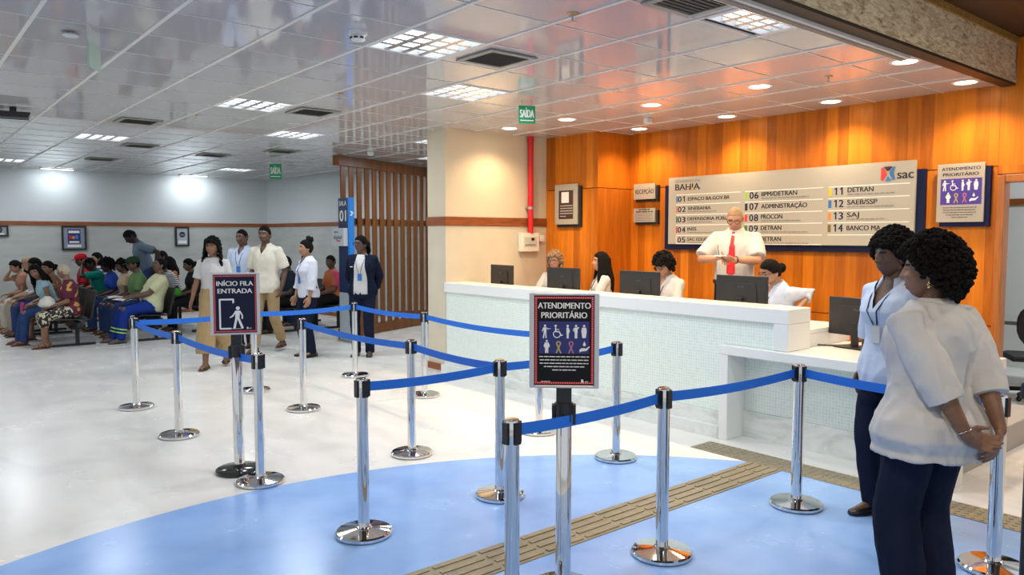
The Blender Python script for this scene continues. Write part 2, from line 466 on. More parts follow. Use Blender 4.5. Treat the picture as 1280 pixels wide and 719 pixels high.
def picto(a, ink, kind, cx, cy, s, ink2=None):
    """white people symbols, height s"""
    P = lambda *q: [(cx + x * s, cy + y * s) for x, y in q]
    W = s
    if kind in ('cane', 'pregnant', 'baby', 'elder', 'large'):
        a.disc(ink, cx, cy + 0.42 * s, 0.085 * s)
    if kind == 'cane':
        a.poly(ink, P((-.11, .30), (.11, .30), (.10, -.08), (-.10, -.08)))
        a.line(ink, P((-.05, -.08), (-.12, -.48)), .09 * W); a.line(ink, P((.05, -.08), (.08, -.48)), .09 * W)
        a.line(ink, P((.10, .26), (.22, .17), (.30, .20)), .06 * W); a.line(ink, P((.30, .20), (.42, .21)), .03 * W)
        a.line(ink, P((-.11, .27), (-.2, .02)), .06 * W)
    elif kind == 'wheelchair':
        a.disc(ink, cx - .12 * s, cy + .42 * s, .085 * s)
        a.line(ink, P((-.12, .28), (-.10, -.02), (.16, -.02), (.28, -.30), (.38, -.26)), .085 * W)
        a.line(ink, P((-.10, .14), (.12, .14)), .06 * W)
        a.arc(ink, cx - .02 * s, cy - .2 * s, .26 * s, 115, 360, .06 * W)
    elif kind == 'pregnant':
        a.poly(ink, P((-.09, .30), (.07, .30), (.15, .08), (.16, -.02), (.08, -.14), (-.09, -.14)))
        a.line(ink, P((-.03, -.12), (-.03, -.48)), .09 * W); a.line(ink, P((.05, -.12), (.04, -.48)), .08 * W)
    elif kind == 'baby':
        a.poly(ink, P((-.12, .30), (.12, .30), (.11, -.12), (-.11, -.12)))
        a.line(ink, P((-.05, -.1), (-.05, -.48)), .09 * W); a.line(ink, P((.05, -.1), (.05, -.48)), .09 * W)
        a.line(ink, P((-.16, .24), (-.2, .05), (.02, .08)), .06 * W)
        a.line(ink2 or INKB, P((-.08, .06), (.12, .22)), .05 * W)
        a.disc(ink, cx + .17 * s, cy + .28 * s, .06 * s)
    elif kind == 'elder':
        a.poly(ink, P((-.15, .30), (.15, .30), (.20, .02), (.13, -.48), (-.13, -.48), (-.20, .02)))
    elif kind == 'large':
        a.poly(ink, P((-.14, .31), (.14, .31), (.24, .05), (.12, -.12), (.12, -.48), (.02, -.48), (0, -.2), (-.02, -.48), (-.12, -.48), (-.12, -.12), (-.24, .05)))
    elif kind == 'ribbon':
        a.arc(ink, cx, cy + .24 * s, .14 * s, -20, 200, .10 * W)
        a.line(ink, P((-.13, .20), (.16, -.46)), .10 * W); a.line(ink, P((.13, .20), (-.16, -.46)), .10 * W)
    elif kind == 'hand':
        a.disc(ink, cx, cy + .16 * s, .11 * s); a.poly(ink, P((-.08, .22), (.08, .22), (0, .42)))
        a.poly(ink, P((-.36, -.22), (-.22, -.10), (.06, -.10), (.10, -.14), (.38, .06), (.40, .0), (.16, -.30), (-.20, -.34), (-.36, -.42)))
    elif kind == 'walker':
        a.disc(ink, cx + .02 * s, cy + .42 * s, .085 * s)
        a.poly(ink, P((-.09, .31), (.11, .31), (.08, -.06), (-.10, -.06)))
        a.line(ink, P((-.07, .28), (-.2, .08), (-.30, .02)), .06 * W)
        a.line(ink, P((.10, .28), (.2, .1), (.2, -.04)), .06 * W)
        a.line(ink, P((-.05, -.05), (-.14, -.46)), .10 * W); a.line(ink, P((.04, -.05), (.2, -.46)), .10 * W)

# ------------------------------------------------------------------ the room
CZ = 2.97
TP = 0.6225
GX, GY = 3.25, 2.92
WOOD = wood_mat('honey wood boards', (0.30, 0.070, 0.005), (0.76, 0.235, 0.014))
WOODX = wood_mat('honey wood boards across', (0.30, 0.070, 0.005), (0.76, 0.235, 0.014), axis='X')
RAILW = mat('reddish wood rail', (0.26, 0.075, 0.02), rough=0.4, var=0.3, vscale=5, stretch=(1, 1, 8))
SLATW = wood_mat('walnut slat wood', (0.11, 0.038, 0.012), (0.24, 0.095, 0.032), plank=0.09, axis='X')
DARKGAP = mat('dark joint', (0.02, 0.012, 0.008), rough=0.9)
TILE = mat('glossy ceiling tile', (0.55, 0.54, 0.56), rough=0.06, spec=0.85)
TBAR = mat('white ceiling bar', (0.74, 0.73, 0.70), rough=0.4)
CREAM = mat('cream wall paint', (0.68, 0.60, 0.44), rough=0.6, bump=0.05, bscale=80)
CREAML = mat('beige textured wallcovering', (0.63, 0.57, 0.44), rough=0.6, bump=0.25, bscale=120, var=0.05, vscale=3)
GREYU = mat('pale grey wall paint', (0.60, 0.64, 0.66), rough=0.6, bump=0.04, bscale=60)
GREYL = mat('grey textured wallcovering', (0.47, 0.49, 0.47), rough=0.65, bump=0.25, bscale=90, var=0.08, vscale=2.5, stretch=(1, 1, 4))
GRANITE = stone_mat('veined granite', [(0.12, 0.10, 0.06), (0.50, 0.43, 0.29), (0.74, 0.66, 0.48), (0.86, 0.80, 0.62)], scale=8, stretch=(1.0, 1, 3.6), rough=0.35)
MARBLE = stone_mat('pale marble', [(0.55, 0.60, 0.58), (0.74, 0.77, 0.75), (0.82, 0.84, 0.82)], scale=2.5, stretch=(1, 1, 2.5), rough=0.2)
TACT = mat('bronze tactile tile', (0.27, 0.235, 0.155), rough=0.38, var=0.15, vscale=20)
DARKBROWN = mat('dark brown ceiling board', (0.05, 0.025, 0.01), rough=0.5)

g = G(); g.box((-9, -7, -0.2), (12, 18.5, 0.0))
struct('floor', g, floor_mat())

# suspended ceiling: separate lay-in tiles under an unseen slab added to block light from above
LAMPS = [(2, 2), (0, 2), (0, 0)]
def cell(i, j): return GX + TP * i, GY + TP * j          # lower corner of cell i,j
TROFF = {(-1, 2), (1, 4), (-1, 7), (1, -1), (1, 10), (-2, 13), (-3, 20), (3, 19), (4, 9), (6, 12), (-8, 2), (-8, 7), (-9, 12), (-9, 17), (6, 15)}
VENTS = {(0, 2), (0, 7), (-2, 10), (-1, 14), (1, 15), (-1, 18), (0, -1), (2, 13)}
g = G()
rc = random.Random(3)
for i in range(-20, 7):
    for j in range(-1, 24):
        if (i, j) in TROFF: continue
        x0, y0 = cell(i, j); x1, y1 = min(x0 + TP, 7.56), min(y0 + TP, 17.45)
        y0 = max(y0, 2.45)
        if x1 - x0 < .03 or y1 - y0 < .03: continue
        e = 0.011
        x0 += e; y0 += e; x1 -= e; y1 -= e
        tx, ty = rc.uniform(-.0020, .0020), rc.uniform(-.0020, .0020)
        zs = [CZ + (tx * (a - .5) + ty * (b - .5)) * TP * 1.4 for a, b in ((0, 0), (1, 0), (1, 1), (0, 1))]
        vs = [(x0, y0, zs[0]), (x1, y0, zs[1]), (x1, y1, zs[2]), (x0, y1, zs[3])]
        vs += [(a, b, CZ + .014) for a, b, c in vs]
        g.add(vs, [(3, 2, 1, 0), (4, 5, 6, 7), (0, 1, 5, 4), (1, 2, 6, 5), (2, 3, 7, 6), (3, 0, 4, 7)])
g.box((-9.5, 2.45, CZ + .2), (12, 17.7, CZ + .3))
g.box((7.56, 7.6, CZ), (12, 17.7, CZ + .014))
struct('ceiling', g, TILE)
g = G()
for i in range(-20, 8):
    x = GX + TP * i
    if x < 7.56: g.box((x - .0125, 2.45, CZ - .007), (x + .0125, 17.45, CZ + .01))
for j in range(0, 24):
    y = GY + TP * j
    g.box((-9.3, y - .006, CZ - .003), (7.56, y + .004, CZ + .01))
struct('trim_1', g, TBAR)

# stone faced beam at the front edge of the ceiling, and the higher mall ceiling outside
g = G(); g.box((-9, 2.35, CZ), (7.62, 2.449, 3.33)); struct('trim_2', g, GRANITE)
g = G(); g.box((-9, 2.345, CZ - .022), (9.0, 2.449, CZ - .001)); struct('trim_3', g, mat('black edge profile', (0.02, 0.02, 0.015), rough=0.5))
g = G(); g.box((-9, 2.33, 3.30), (7.62, 2.349, 3.352)); struct('trim_4', g, mat('gilded edge strip', (0.33, 0.20, 0.05), rough=0.5, var=0.4, vscale=30))
g = G(); g.box((7.622, 2.35, CZ), (9.0, 2.449, 3.33)); struct('trim_5', g, mat('pale green stone', (0.42, 0.46, 0.40), rough=0.4, var=0.1))
g = G(); g.box((-9, -7, 3.353), (9, 2.345, 3.45)); struct('ceiling_outside', g, DARKBROWN)

# wooden reception wall: three courses with open joints over a dark backing
def wood_courses(g, lo, hi, joints=(0.86, 2.27)):
    z = 0.0
    for t in list(joints) + [CZ + .012]:
        g.box((lo[0], lo[1], z), (hi[0], hi[1], t - .004)); z = t + .004
g = G(); wood_courses(g, (7.55, 2.45), (7.60, 6.70)); struct('wall_right', g, WOOD)
g = G(); g.box((7.60, 2.45, 0), (7.66, 7.66, 3.1)); g.box((7.565, 6.70, 0), (7.60, 7.66, 3.1)); struct('wall_right_backing', g, DARKGAP)
g = G(); wood_courses(g, (6.95, 6.70), (7.565, 7.655)); struct('column_wood', g, WOOD)
g = G(); g.box((7.55, 1.40, 2.20), (7.66, 2.448, 2.966)); g.box((7.55, 1.40, 2.966), (7.62, 2.34, 3.35)); g.box((7.55, -0.8, 0), (7.66, 1.40, 3.35)); struct('wall_front', g, WOOD)
# door lining of the opening beside the reception wall
g = G()
g.box((7.53, 2.385, 0), (7.665, 2.449, 2.19)); g.box((7.53, 1.40, 2.125), (7.665, 2.384, 2.19)); g.box((7.53, 1.401, 0), (7.665, 1.46, 2.124))
struct('door_1', g, mat('orange wood door lining', (0.42, 0.14, 0.025), rough=0.35, var=0.2, vscale=6, stretch=(8, 8, .6)), bevel=0.006)
# room seen through it
g = G(); g.box((11.0, -2, 0), (11.1, 6, 2.05)); struct('wall_office_lower', g, mat('pale office wall', (0.62, 0.66, 0.64), rough=0.6))
g = G(); g.box((11.0, -2, 2.13), (11.1, 6, 3.2)); struct('wall_office_upper', g, mat('white office wall', (0.8, 0.82, 0.83), rough=0.6))
g = G(); g.box((10.97, -2, 2.05), (11.1, 6, 2.13)); struct('trim_6', g, RAILW)

# cream return wall with end cap
g = G(); g.box((5.30, 7.66, 0.08), (7.65, 8.05, 1.79)); struct('wall_return_lower', g, CREAML)
g = G(); g.box((5.30, 7.66, 1.90), (7.65, 8.05, CZ + .01)); struct('wall_return_upper', g, CREAM)
g = G(); g.box((5.285, 7.645, 1.79), (6.95, 8.06, 1.90)); struct('trim_7', g, RAILW, bevel=0.004)
g = G(); g.box((5.285, 7.65, 0), (7.0, 8.06, 0.08)); struct('baseboard_return', g, RAILW)

# far walls of the waiting hall
def seg_wall(nm, p0, p1, k):
    a, b = V((*p0, 0)), V((*p1, 0)); L_ = (b - a).length; ang = math.atan2(b.y - a.y, b.x - a.x)
    M = Matrix.Translation(a) @ Matrix.Rotation(ang, 4, 'Z')
    g = G(); g.box((0, 0, 0), (L_, .15, 1.88), M=M); struct('wall_%s_lower' % nm, g, GREYL)
    g = G(); g.box((0, 0, 1.96), (L_, .15, CZ + .02), M=M); struct('wall_%s_upper' % nm, g, GREYU)
    g = G(); g.box((0, -.015, 1.88), (L_, .15, 1.96), M=M); struct('trim_%d' % k, g, RAILW)
    g = G(); g.box((0, -.012, 0), (L_, 0, .08), M=M); struct('baseboard_%s' % nm, g, RAILW)
seg_wall('far', (-9, 17.42), (7.0, 17.42), 8)
seg_wall('side', (7.0, 17.42), (7.28, 14.2), 9)
seg_wall('beyond', (7.28, 14.2), (10.0, 13.6), 10)
seg_wall('end', (10.0, 13.6), (10.0, 7.7), 11)

# tactile paving: long bars on the guiding strip, studs on the warning strip
g = G(); g.box((0.0, 2.85, 0), (4.84, 3.12, .004))
for k in range(4):
    yy = 2.85 + .034 + k * .067; x = 0.02
    while x < 4.8:
        g.box((x, yy - .013, .004), (min(x + .26, 4.83), yy + .013, .009)); x += .29
struct('floor_guide_strip', g, TACT)
g = G(); g.box((4.842, 0.9, 0), (5.10, 3.64, .004))
for i in range(5):
    for j in range(54):
        x, y = 4.868 + i * .0515, .93 + j * .0505
        g.lathe([(.016, 0), (.011, .005)], 8, (x, y, .004))
struct('floor_warning_strip', g, TACT)

# platform behind the counters
g = G(); g.box((5.52, 2.0, 0), (7.545, 7.64, .20)); struct('floor_platform', g, mat('grey platform floor', (0.35, 0.34, 0.33), rough=0.5))

# slatted wooden screen (angled)
A0 = V((5.69, 11.155, 0)); dirS = V((.917, .399, 0)).normalized(); angS = math.atan2(dirS.y, dirS.x)
sl = thing('slatted_screen', 'tall brown wooden slat screen standing behind the queue, left of the cream wall', 'screen', A0, angS)
LS = 3.3
g = G(); g.box((-.06, -.03, 2.79), (LS, .10, 2.955)); obj('top_rail', g, SLATW, sl, bevel=.004)
g = G(); g.box((0.0, -.02, 0), (LS, .09, .17)); obj('bottom_rail', g, SLATW, sl, bevel=.004)
g = G(); g.box((.02, .035, 1.86), (LS, .06, 1.96)); obj('middle_rail', g, SLATW, sl)
k = 0; x = 0.02
while x < LS - .1:
    g = G(); g.box((x, 0, .171), (x + .112, .022, 2.789)); obj('slat', g, SLATW, sl)
    x += .205

# ------------------------------------------------------------------ counters
MOS = mosaic_mat()
uc = thing('reception_counter', 'long white raised reception counter with pale green mosaic front', 'counter', (0, 0, 0))
g = G(); g.box((5.27, 3.08, 0.985), (5.60, 7.655, 1.10)); obj('worktop', g, SOLID, uc, bevel=.006)
g = G(); g.box((5.27, 3.08, .778), (5.60, 3.20, .984)); obj('side_panel', g, SOLID, uc, bevel=.004)
g = G(); g.box((5.30, 3.201, .778), (5.58, 7.65, .984)); g.box((5.30, 3.662, .21), (5.58, 7.65, .778)); obj('front_panel', g, MOS, uc)
g = G(); g.box((5.275, 3.662, 0.10), (5.57, 7.65, .209)); g.box((5.215, 3.66, 0), (5.50, 7.65, .10)); obj('kickboard', g, MARBLE, uc)
lc = thing('low_counter', 'lower white reception counter with recessed mosaic front, nearest the camera', 'counter', (0, 0, 0))
LY = 1.92
g = G(); g.box((5.225, LY, .70), (6.25, 3.66, .776)); obj('worktop', g, SOLID, lc, bevel=.006)
g = G(); g.box((5.225, 3.575, 0), (5.51, 3.659, .699)); obj('end_panel', g, SOLID, lc, bevel=.004)
g = G(); g.box((5.225, LY, 0), (5.51, LY + .08, .699)); obj('end_panel', g, SOLID, lc, bevel=.004)
g = G(); g.box((5.47, LY + .081, .22), (5.51, 3.574, .699)); obj('front_panel', g, MOS, lc)
g = G(); g.box((5.455, LY + .081, 0), (5.51, 3.574, .219)); obj('kickboard', g, MARBLE, lc)
dk = thing('staff_desk', 'white staff desk running behind the raised reception counter', 'desk', (0, 0, 0))
g = G(); g.box((5.61, 3.12, .88), (6.32, 7.6, .915)); obj('worktop', g, SOLID, dk, bevel=.004)
g = G(); g.box((5.61, 3.12, .778), (6.32, 3.16, .879)); obj('end_panel', g, SOLID, dk)
g = G(); g.box((5.66, 7.56, .20), (6.30, 7.60, .879)); obj('end_panel', g, SOLID, dk)
g = G(); g.box((5.66, 5.36, .20), (6.30, 5.40, .879)); obj('end_panel', g, SOLID, dk)

# ------------------------------------------------------------------ ceiling fittings
LAMPE = mat('troffer lamp', (1, 1, 1), emit=(0.90, 0.96, 1.0), estr=TROFF_E if 'TROFF_E' in globals() else TROFFER_EMIT)
LOUV = mat('bright louvre', (0.85, 0.86, 0.88), rough=0.18, metal=0.85)
tro = None
TRO_LABELS = {(-1, 2): 'louvred ceiling light beside the white smoke detector, largest fully in view', (1, 4): 'louvred ceiling light nearest the cream wall, behind the square air vent',
              (-1, 7): 'louvred ceiling light above the standing man and woman, in front of a vent', (1, -1): 'louvred ceiling light beside the stone beam, above the reception',
              (1, 10): 'small louvred ceiling light over the middle of the waiting hall', (-2, 13): 'louvred ceiling light above the seated rows, behind a wide vent',
              (-3, 20): 'distant louvred ceiling light near the far left wall', (3, 19): 'distant louvred ceiling light near the far corner', (4, 9): 'louvred ceiling light half hidden by the cream wall, before the slatted screen', (6, 12): 'louvred ceiling light added to brighten the wall behind the slatted screen', (6, 15): 'louvred ceiling light added at the side wall to brighten behind the slatted screen',  # the two behind the screen are added to brighten slats and wall
              (-8, 2): 'unseen louvred ceiling light added at the near left, beyond the picture edge', (-8, 7): 'second unseen louvred ceiling light added beyond the left picture edge', (-9, 12): 'third unseen louvred ceiling light added beyond the left picture edge', (-9, 17): 'farthest unseen louvred ceiling light added beyond the left picture edge'}  # these four are added out of view to brighten the hall
def troffer_light(t):
    ld = bpy.data.lights.new('troffer light', 'AREA'); ld.shape = 'SQUARE'; ld.size = .52; ld.energy = TROFFER_W; ld.color = (0.90, 0.96, 1.0)
    lo = bpy.data.objects.new('area', ld); COL.objects.link(lo); lo.parent = t; lo.location = (0, 0, -.012)
def troffer(ci, label):
    global tro
    x, y = cell(*ci); c = (x + TP / 2, y + TP / 2, CZ)
    if tro:
        t = copy_tree(tro, c, 0, label); troffer_light(t) if not any(ch.type == 'LIGHT' for ch in t.children) else None; return t
    t = tro = thing('ceiling_light', label, 'ceiling light', c, 0, 'louvred ceiling lights')
    h = TP / 2 - .014
    g = G()
    for s in (-1, 1):
        g.box((s * h - .022 if s > 0 else -h, -h, -.006), (h if s > 0 else -h + .022, h, .09))
        g.box((-h + .022, s * h - .022 if s > 0 else -h, -.006), (h - .022, h if s > 0 else -h + .022, .09))
    obj('frame', g, mat('lamp frame', (0.8, 0.81, 0.82), rough=0.35), t)
    g = G(); q = h - .022
    for k in range(1, 4):
        p = -q + 2 * q * k / 4
        for ax in (0, 1):
            pr = [(-.024, 0), (.024, 0), (.004, .05), (-.004, .05)] if ax == 0 else [(-.020, -.001), (.020, -.001), (.003, .05), (-.003, .05)]
            if ax == 0: g.prism(pr, (p, -q, 0), (1, 0, 0), (0, 0, 1), (0, 1, 0), 2 * q)
            else: g.prism(pr, (-q, p, 0), (0, 1, 0), (0, 0, 1), (1, 0, 0), 2 * q)
    obj('louvre', g, LOUV, t)
    g = G(); g.box((-q, -q, .075), (q, q, .088)); obj('lamp', g, LAMPE, t); troffer_light(t)
    return t
for ci in sorted(TROFF, key=lambda q: (q[1] < 0, q[1])):
    t = troffer(ci, TRO_LABELS[ci])
    if ci == (1, -1): t.location.y = 2.70; t.scale = (1, .52, 1)

VL = {(0, 2): 'square black air vent in the ceiling right of the largest louvred light', (0, 7): 'dark ceiling air vent above the slatted screen side of the hall',
      (-2, 10): 'wide dark ceiling air vent over the middle left of the hall', (-1, 14): 'small dark ceiling air vent over the queue of standing people', (1, 15): 'dark ceiling air vent near the far side wall',
      (-1, 18): 'distant dark ceiling air vent between the two wall lights', (0, -1): 'ceiling air vent cut by the top edge, next to the stone beam', (2, 13): 'faint ceiling air vent just left of the slatted screen'}
vent = None
for ci in sorted(VENTS, key=lambda q: q[1]):
    x, y = cell(*ci); c = (x + TP / 2, y + TP / 2 + (.08 if ci == (0, -1) else 0), CZ - .003)
    if vent: copy_tree(vent, c, 0, VL[ci]); continue
    t = vent = thing('ceiling_vent', VL[ci], 'air vent', c, 0, 'ceiling air vents')
    g = G()
    for (a, b, z0, z1) in ((.215, .17, -.012, -.001),):
        for s in (-1, 1):
            g.box((min(s * a, s * b), -a, z0), (max(s * a, s * b), a, z1)); g.box((-b, min(s * a, s * b), z0), (b, max(s * a, s * b), z1))
    obj('frame', g, mat('grey vent frame', (0.30, 0.31, 0.28), rough=0.5), t)
    g = G(); g.box((-.17, -.17, -.006), (.17, .17, -.002)); obj('backing', g, BLACKM, t)
    g = G()
    for k in range(9):
        yk = -.15 + k * .0375
        g.prism([(0, -.011), (.016, -.006), (.016, -.0055), (0, -.0095)], (-.17, yk, 0), (0, 1, 0), (0, 0, 1), (1, 0, 0), .34)
    obj('slat', g, mat('vent slat', (0.22, 0.23, 0.20), rough=0.5), t)

DLE = mat('warm lamp disc', (1, 0.95, 0.85), emit=(1.0, 0.86, 0.62), estr=14.0)
DLP = [(6.0, 2.6, 'nearest the stone beam end, front row', 'w'), (7.2, 2.61, 'at the right end of the back row, above the framed notice', 'c'), (6.0, 3.83, 'second from the beam in the front row', 'w'),
       (7.2, 3.81, 'second from the right in the back row', 'c'), (6.0, 5.05, 'above the service board, third in the front row', 'w'), (7.2, 5.0, 'third from the right in the back row', 'w'),
       (6.0, 6.27, 'before the wooden column, right of the exit sign', 'w'), (7.2, 6.25, 'in the corner by the wooden column', 'w'), (5.95, 7.22, 'over the cream wall, left of the exit sign', 'w')]
down = None
def downlight(x, y, label, tone):
    global down
    if down: t = copy_tree(down, (x, y, CZ), 0, label)
    else:
        t = down = thing('downlight', label, 'downlight', (x, y, CZ), 0, 'round recessed downlights over the reception')
        g = G(); g.lathe([(.085, -.004), (.108, -.004), (.112, 0), (.112, .004), (.085, .004)], 32, closed=True); obj('trim_ring', g, WHITEP, t, smooth=True)
        g = G(); g.lathe([(.001, -.002), (.085, -.002), (.085, .0035), (.001, .0035)], 32); obj('lamp', g, DLE, t)
    ld = bpy.data.lights.new('downlight lamp', 'SPOT'); lo = bpy.data.objects.new('spot', ld); COL.objects.link(lo)
    lo.parent = t; lo.location = (0, 0, -.02)
    ld.energy = SPOT_W * (.30 if x > 7 else .14 if y > 7 else 1.3); ld.spot_size = math.radians(135); ld.spot_blend = 0.75; ld.shadow_soft_size = 0.07
    ld.color = (1.0, 0.70, 0.40) if tone == 'w' else (1.0, 0.80, 0.58)
for x, y, l, tone in DLP: downlight(x, y, 'round recessed downlight ' + l, tone)

# lamps washing the far wall
wash = None
for x, l in ((2.7, 'bright lamp in the ceiling against the far wall, left of the two'), (5.25, 'bright lamp in the ceiling against the far wall, right of the two')):
    if wash: t = copy_tree(wash, (x, 17.05, CZ), 0, l)
    else:
        t = wash = thing('wall_washer', l, 'ceiling light', (x, 17.05, CZ), 0, 'lamps washing the far wall')
        g = G(); g.box((-.29, -.09, -.012), (.29, .09, -.001)); obj('frame', g, WHITEP, t)
        g = G(); g.box((-.26, -.07, -.016), (.26, .07, -.0125)); obj('lamp', g, mat('wall lamp', (1, 1, 1), emit=(0.9, 0.97, 1.0), estr=6.0), t)
    ld = bpy.data.lights.new('wash', 'AREA'); ld.shape = 'RECTANGLE'; ld.size = .5; ld.size_y = .12; ld.energy = WASH_W; ld.color = (0.88, 0.95, 1.0)
    lo = bpy.data.objects.new('area', ld); COL.objects.link(lo); lo.parent = t; lo.location = (0, 0.02, -.02); lo.rotation_euler = (math.radians(18), 0, 0)

t = thing('office_fill_lamp', 'unseen lamp added to brighten the room beyond the wooden door frame', 'ceiling light', (9.4, 1.8, 3.2))  # added lamp that brightens the room behind the opening
g = G(); g.box((-.3, -.3, 0), (.3, .3, .05)); obj('housing', g, WHITEP, t)
ld = bpy.data.lights.new('office', 'AREA'); ld.size = .5; ld.energy = 60; ld.color = (.92, .97, 1)
lo = bpy.data.objects.new('area', ld); COL.objects.link(lo); lo.parent = t; lo.location = (0, 0, -.01)
# unseen lamps added outside, behind and beside the camera, to light the foreground
for k, (x, y) in enumerate(((-2.0, -1.5), (1.6, -2.0), (5.2, 0.2), (1.0, 0.6))):
    t = thing('mall_fill_lamp', 'unseen round lamp added in the dark ceiling outside the stone beam', 'downlight', (x, y, 3.353), 0, 'added lamps in the dark outer ceiling')
    g = G(); g.lathe([(.12, -.006), (.15, -.006), (.15, -.001), (.12, -.001)], 24, closed=True); obj('trim_ring', g, WHITEP, t)
    ld = bpy.data.lights.new('mall', 'AREA'); ld.shape = 'DISK'; ld.size = .3; ld.energy = OUTER_W; ld.color = (1.0, 0.84, 0.64)
    lo = bpy.data.objects.new('area', ld); COL.objects.link(lo); lo.parent = t; lo.location = (0, 0, -.012)

# smoke detectors, sprinklers, sensors
def smoke(x, y, label):
    t = thing('smoke_detector', label, 'smoke detector', (x, y, CZ))
    g = G(); g.lathe([(.060, 0), (.060, -.022), (.052, -.026)], 28); obj('base', g, WHITEP, t, auto=True)
    g = G(); g.lathe([(.045, -.026), (.050, -.030), (.050, -.05), (.040, -.060), (.02, -.063)], 28); obj('chamber', g, WHITEP, t, auto=True)
    g = G()
    for k in range(8):
        a = k * PI / 4; M = Matrix.Rotation(a, 4, 'Z'); g.box((.044, -.012, -.052), (.0515, .012, -.040), M=M)
    obj('slot', g, BLACKP, t)
smoke(2.42, 4.47, 'white round smoke detector on the ceiling left of the largest louvred light')
def sprinkler(x, y, label):
    t = thing('sprinkler', label, 'sprinkler', (x, y, CZ), 0, 'ceiling sprinklers')
    g = G(); g.lathe([(.035, 0), (.032, -.006), (.012, -.008)], 20); obj('rosette', g, mat('brass', (0.5, 0.36, 0.15), rough=.3, metal=1), t)
    g = G(); g.lathe([(.010, -.008), (.010, -.025), (.006, -.03), (.006, -.05), (.022, -.052), (.022, -.055)], 14); obj('nozzle', g, STEEL, t)
sprinkler(3.2, 3.3, 'brass sprinkler head in the ceiling above the priority queue sign')
sprinkler(6.05, 3.23, 'sprinkler head between the downlights near the stone beam')
sprinkler(3.30, 6.45, 'sprinkler head in the ceiling before the slatted screen')
sprinkler(2.68, 8.55, 'sprinkler head in the ceiling over the waiting rows')
t = thing('motion_sensor', 'small white box sensor on the ceiling between two downlights', 'sensor', (6.62, 5.62, CZ))
g = G(); g.box((-.045, -.03, -.06), (.045, .03, -.001)); obj('housing', g, WHITEP, t, bevel=.008)
g = G(); g.ell((0, -.03, -.04), (.025, .012, .015)); obj('lens', g, mat('sensor lens', (.6, .6, .58), rough=.3), t, smooth=True)
t = thing('access_point', 'pale oval wireless unit hanging from the ceiling at the upper left', 'access point', (1.0, 5.66, CZ), 0, None, .55)
g = G(); g.tube([(0, 0, 0), (0, 0, -.03)], .006, 8); obj('stem', g, WHITEP, t)
g = G(); g.lathe([(.02, -.028), (.085, -.032), (.09, -.045), (.07, -.06), (.01, -.064)], 24); obj('body', g, mat('pale grey plastic', (.62, .64, .68), rough=.35), t, auto=True)
t = thing('ceiling_speaker', 'black wedge loudspeaker under the ceiling at the left edge', 'speaker', (1.10, 9.30, CZ), math.radians(-10))
g = G(); g.box((-.03, -.03, -.05), (.03, .03, 0)); obj('bracket', g, BLACKP, t)
g = G(); g.prism([(-.16, -.05), (.16, -.05), (.13, -.11), (-.13, -.11)], (0, -.10, 0), (1, 0, 0), (0, 0, 1), (0, 1, 0), .2); obj('housing', g, BLACKP, t, bevel=.006)
t = thing('projector_box', 'small white detector under the ceiling above the slatted screen', 'detector', (5.9, 10.55, CZ))
g = G(); g.lathe([(.05, 0), (.05, -.04), (.03, -.06), (.01, -.062)], 18); obj('housing', g, WHITEP, t, smooth=True)
t = thing('linear_track', 'white linear aluminium track on the ceiling along the stone beam', 'track', (0, 0, 0))
g = G(); g.box((-3.0, 2.452, 2.925), (5.75, 2.54, 2.962)); obj('profile', g, mat('white track', (.78, .77, .74), rough=.3), t, bevel=.004)
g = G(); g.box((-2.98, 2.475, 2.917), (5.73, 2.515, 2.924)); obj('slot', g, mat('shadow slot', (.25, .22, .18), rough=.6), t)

# ------------------------------------------------------------------ queue posts and belts
POSTH = 0.88
def lathe_mesh(prof, n): 
    g = G(); g.lathe(prof, n); return g
_base = mesh_of(lathe_mesh([(.001, 0), (.150, 0), (.157, .006), (.157, .020), (.150, .028), (.10, .034), (.045, .040), (.040, .048), (.033, .050)], 56), 'post base', True); fixn(_base)
_pole = mesh_of(lathe_mesh([(.0325, .045), (.0325, .80), (.0325, .872), (.030, .879), (.001, .880)], 32), 'post pole', True); fixn(_pole)
def slots_mesh():
    g = G()
    for k in range(4):
        M = Matrix.Rotation(k * PI / 2, 4, 'Z'); g.box((.029, -.017, .775), (.041, .017, .868), M=M)
    return g
_slots = mesh_of(slots_mesh(), 'belt head'); fixn(_slots)
for me, m in ((_base, CHROME), (_pole, CHROME), (_slots, BLACKP)): me.materials.append(m)
def es(o):
    e = o.modifiers.new('edge', 'EDGE_SPLIT'); e.split_angle = math.radians(40)
POSTS = {
 'c': (1.845, 7.92, 'chrome queue post at the far left corner, before the seated crowd'),
 'b': (1.847, 6.56, 'chrome queue post second along the left line, between corner post and entrance sign'),
 'g': (1.908, 4.955, 'chrome queue post just before the entrance sign, on the edge of the blue floor'),
 'n': (3.033, 7.98, 'chrome queue post mostly hidden behind the entrance sign'),
 'd': (3.06, 6.82, 'chrome queue post right of the entrance sign, before the man in cream shirt'),
 'e': (3.049, 4.87, 'chrome queue post on the white floor in the middle of the slanting belt'),
 'f': (2.981, 3.715, 'chrome queue post left of the priority sign, where two belts meet'),
 'a': (2.004, 3.707, 'chrome queue post standing alone on blue floor, left end of the middle belt'),
 'k': (4.29, 8.10, 'chrome queue post in front of the woman in the navy blazer'),
 'l': (4.299, 6.61, 'chrome queue post before the wooden slat screen'),
 'm': (4.235, 4.75, 'chrome queue post hidden behind the left edge of the priority sign'),
 'h': (4.167, 3.81, 'chrome queue post right of the priority sign, near the counter'),
 'o': (2.035, 2.455, 'nearest chrome queue post at the bottom edge, its base out of the picture'),
 'j': (3.068, 2.478, 'large chrome queue post right of the priority sign, its whole base at the bottom edge'),
 'i': (4.275, 2.416, 'chrome queue post standing before the low counter'),
 'p': (4.20, 1.31, 'chrome queue post at the right edge beside the woman seen from behind'),
}
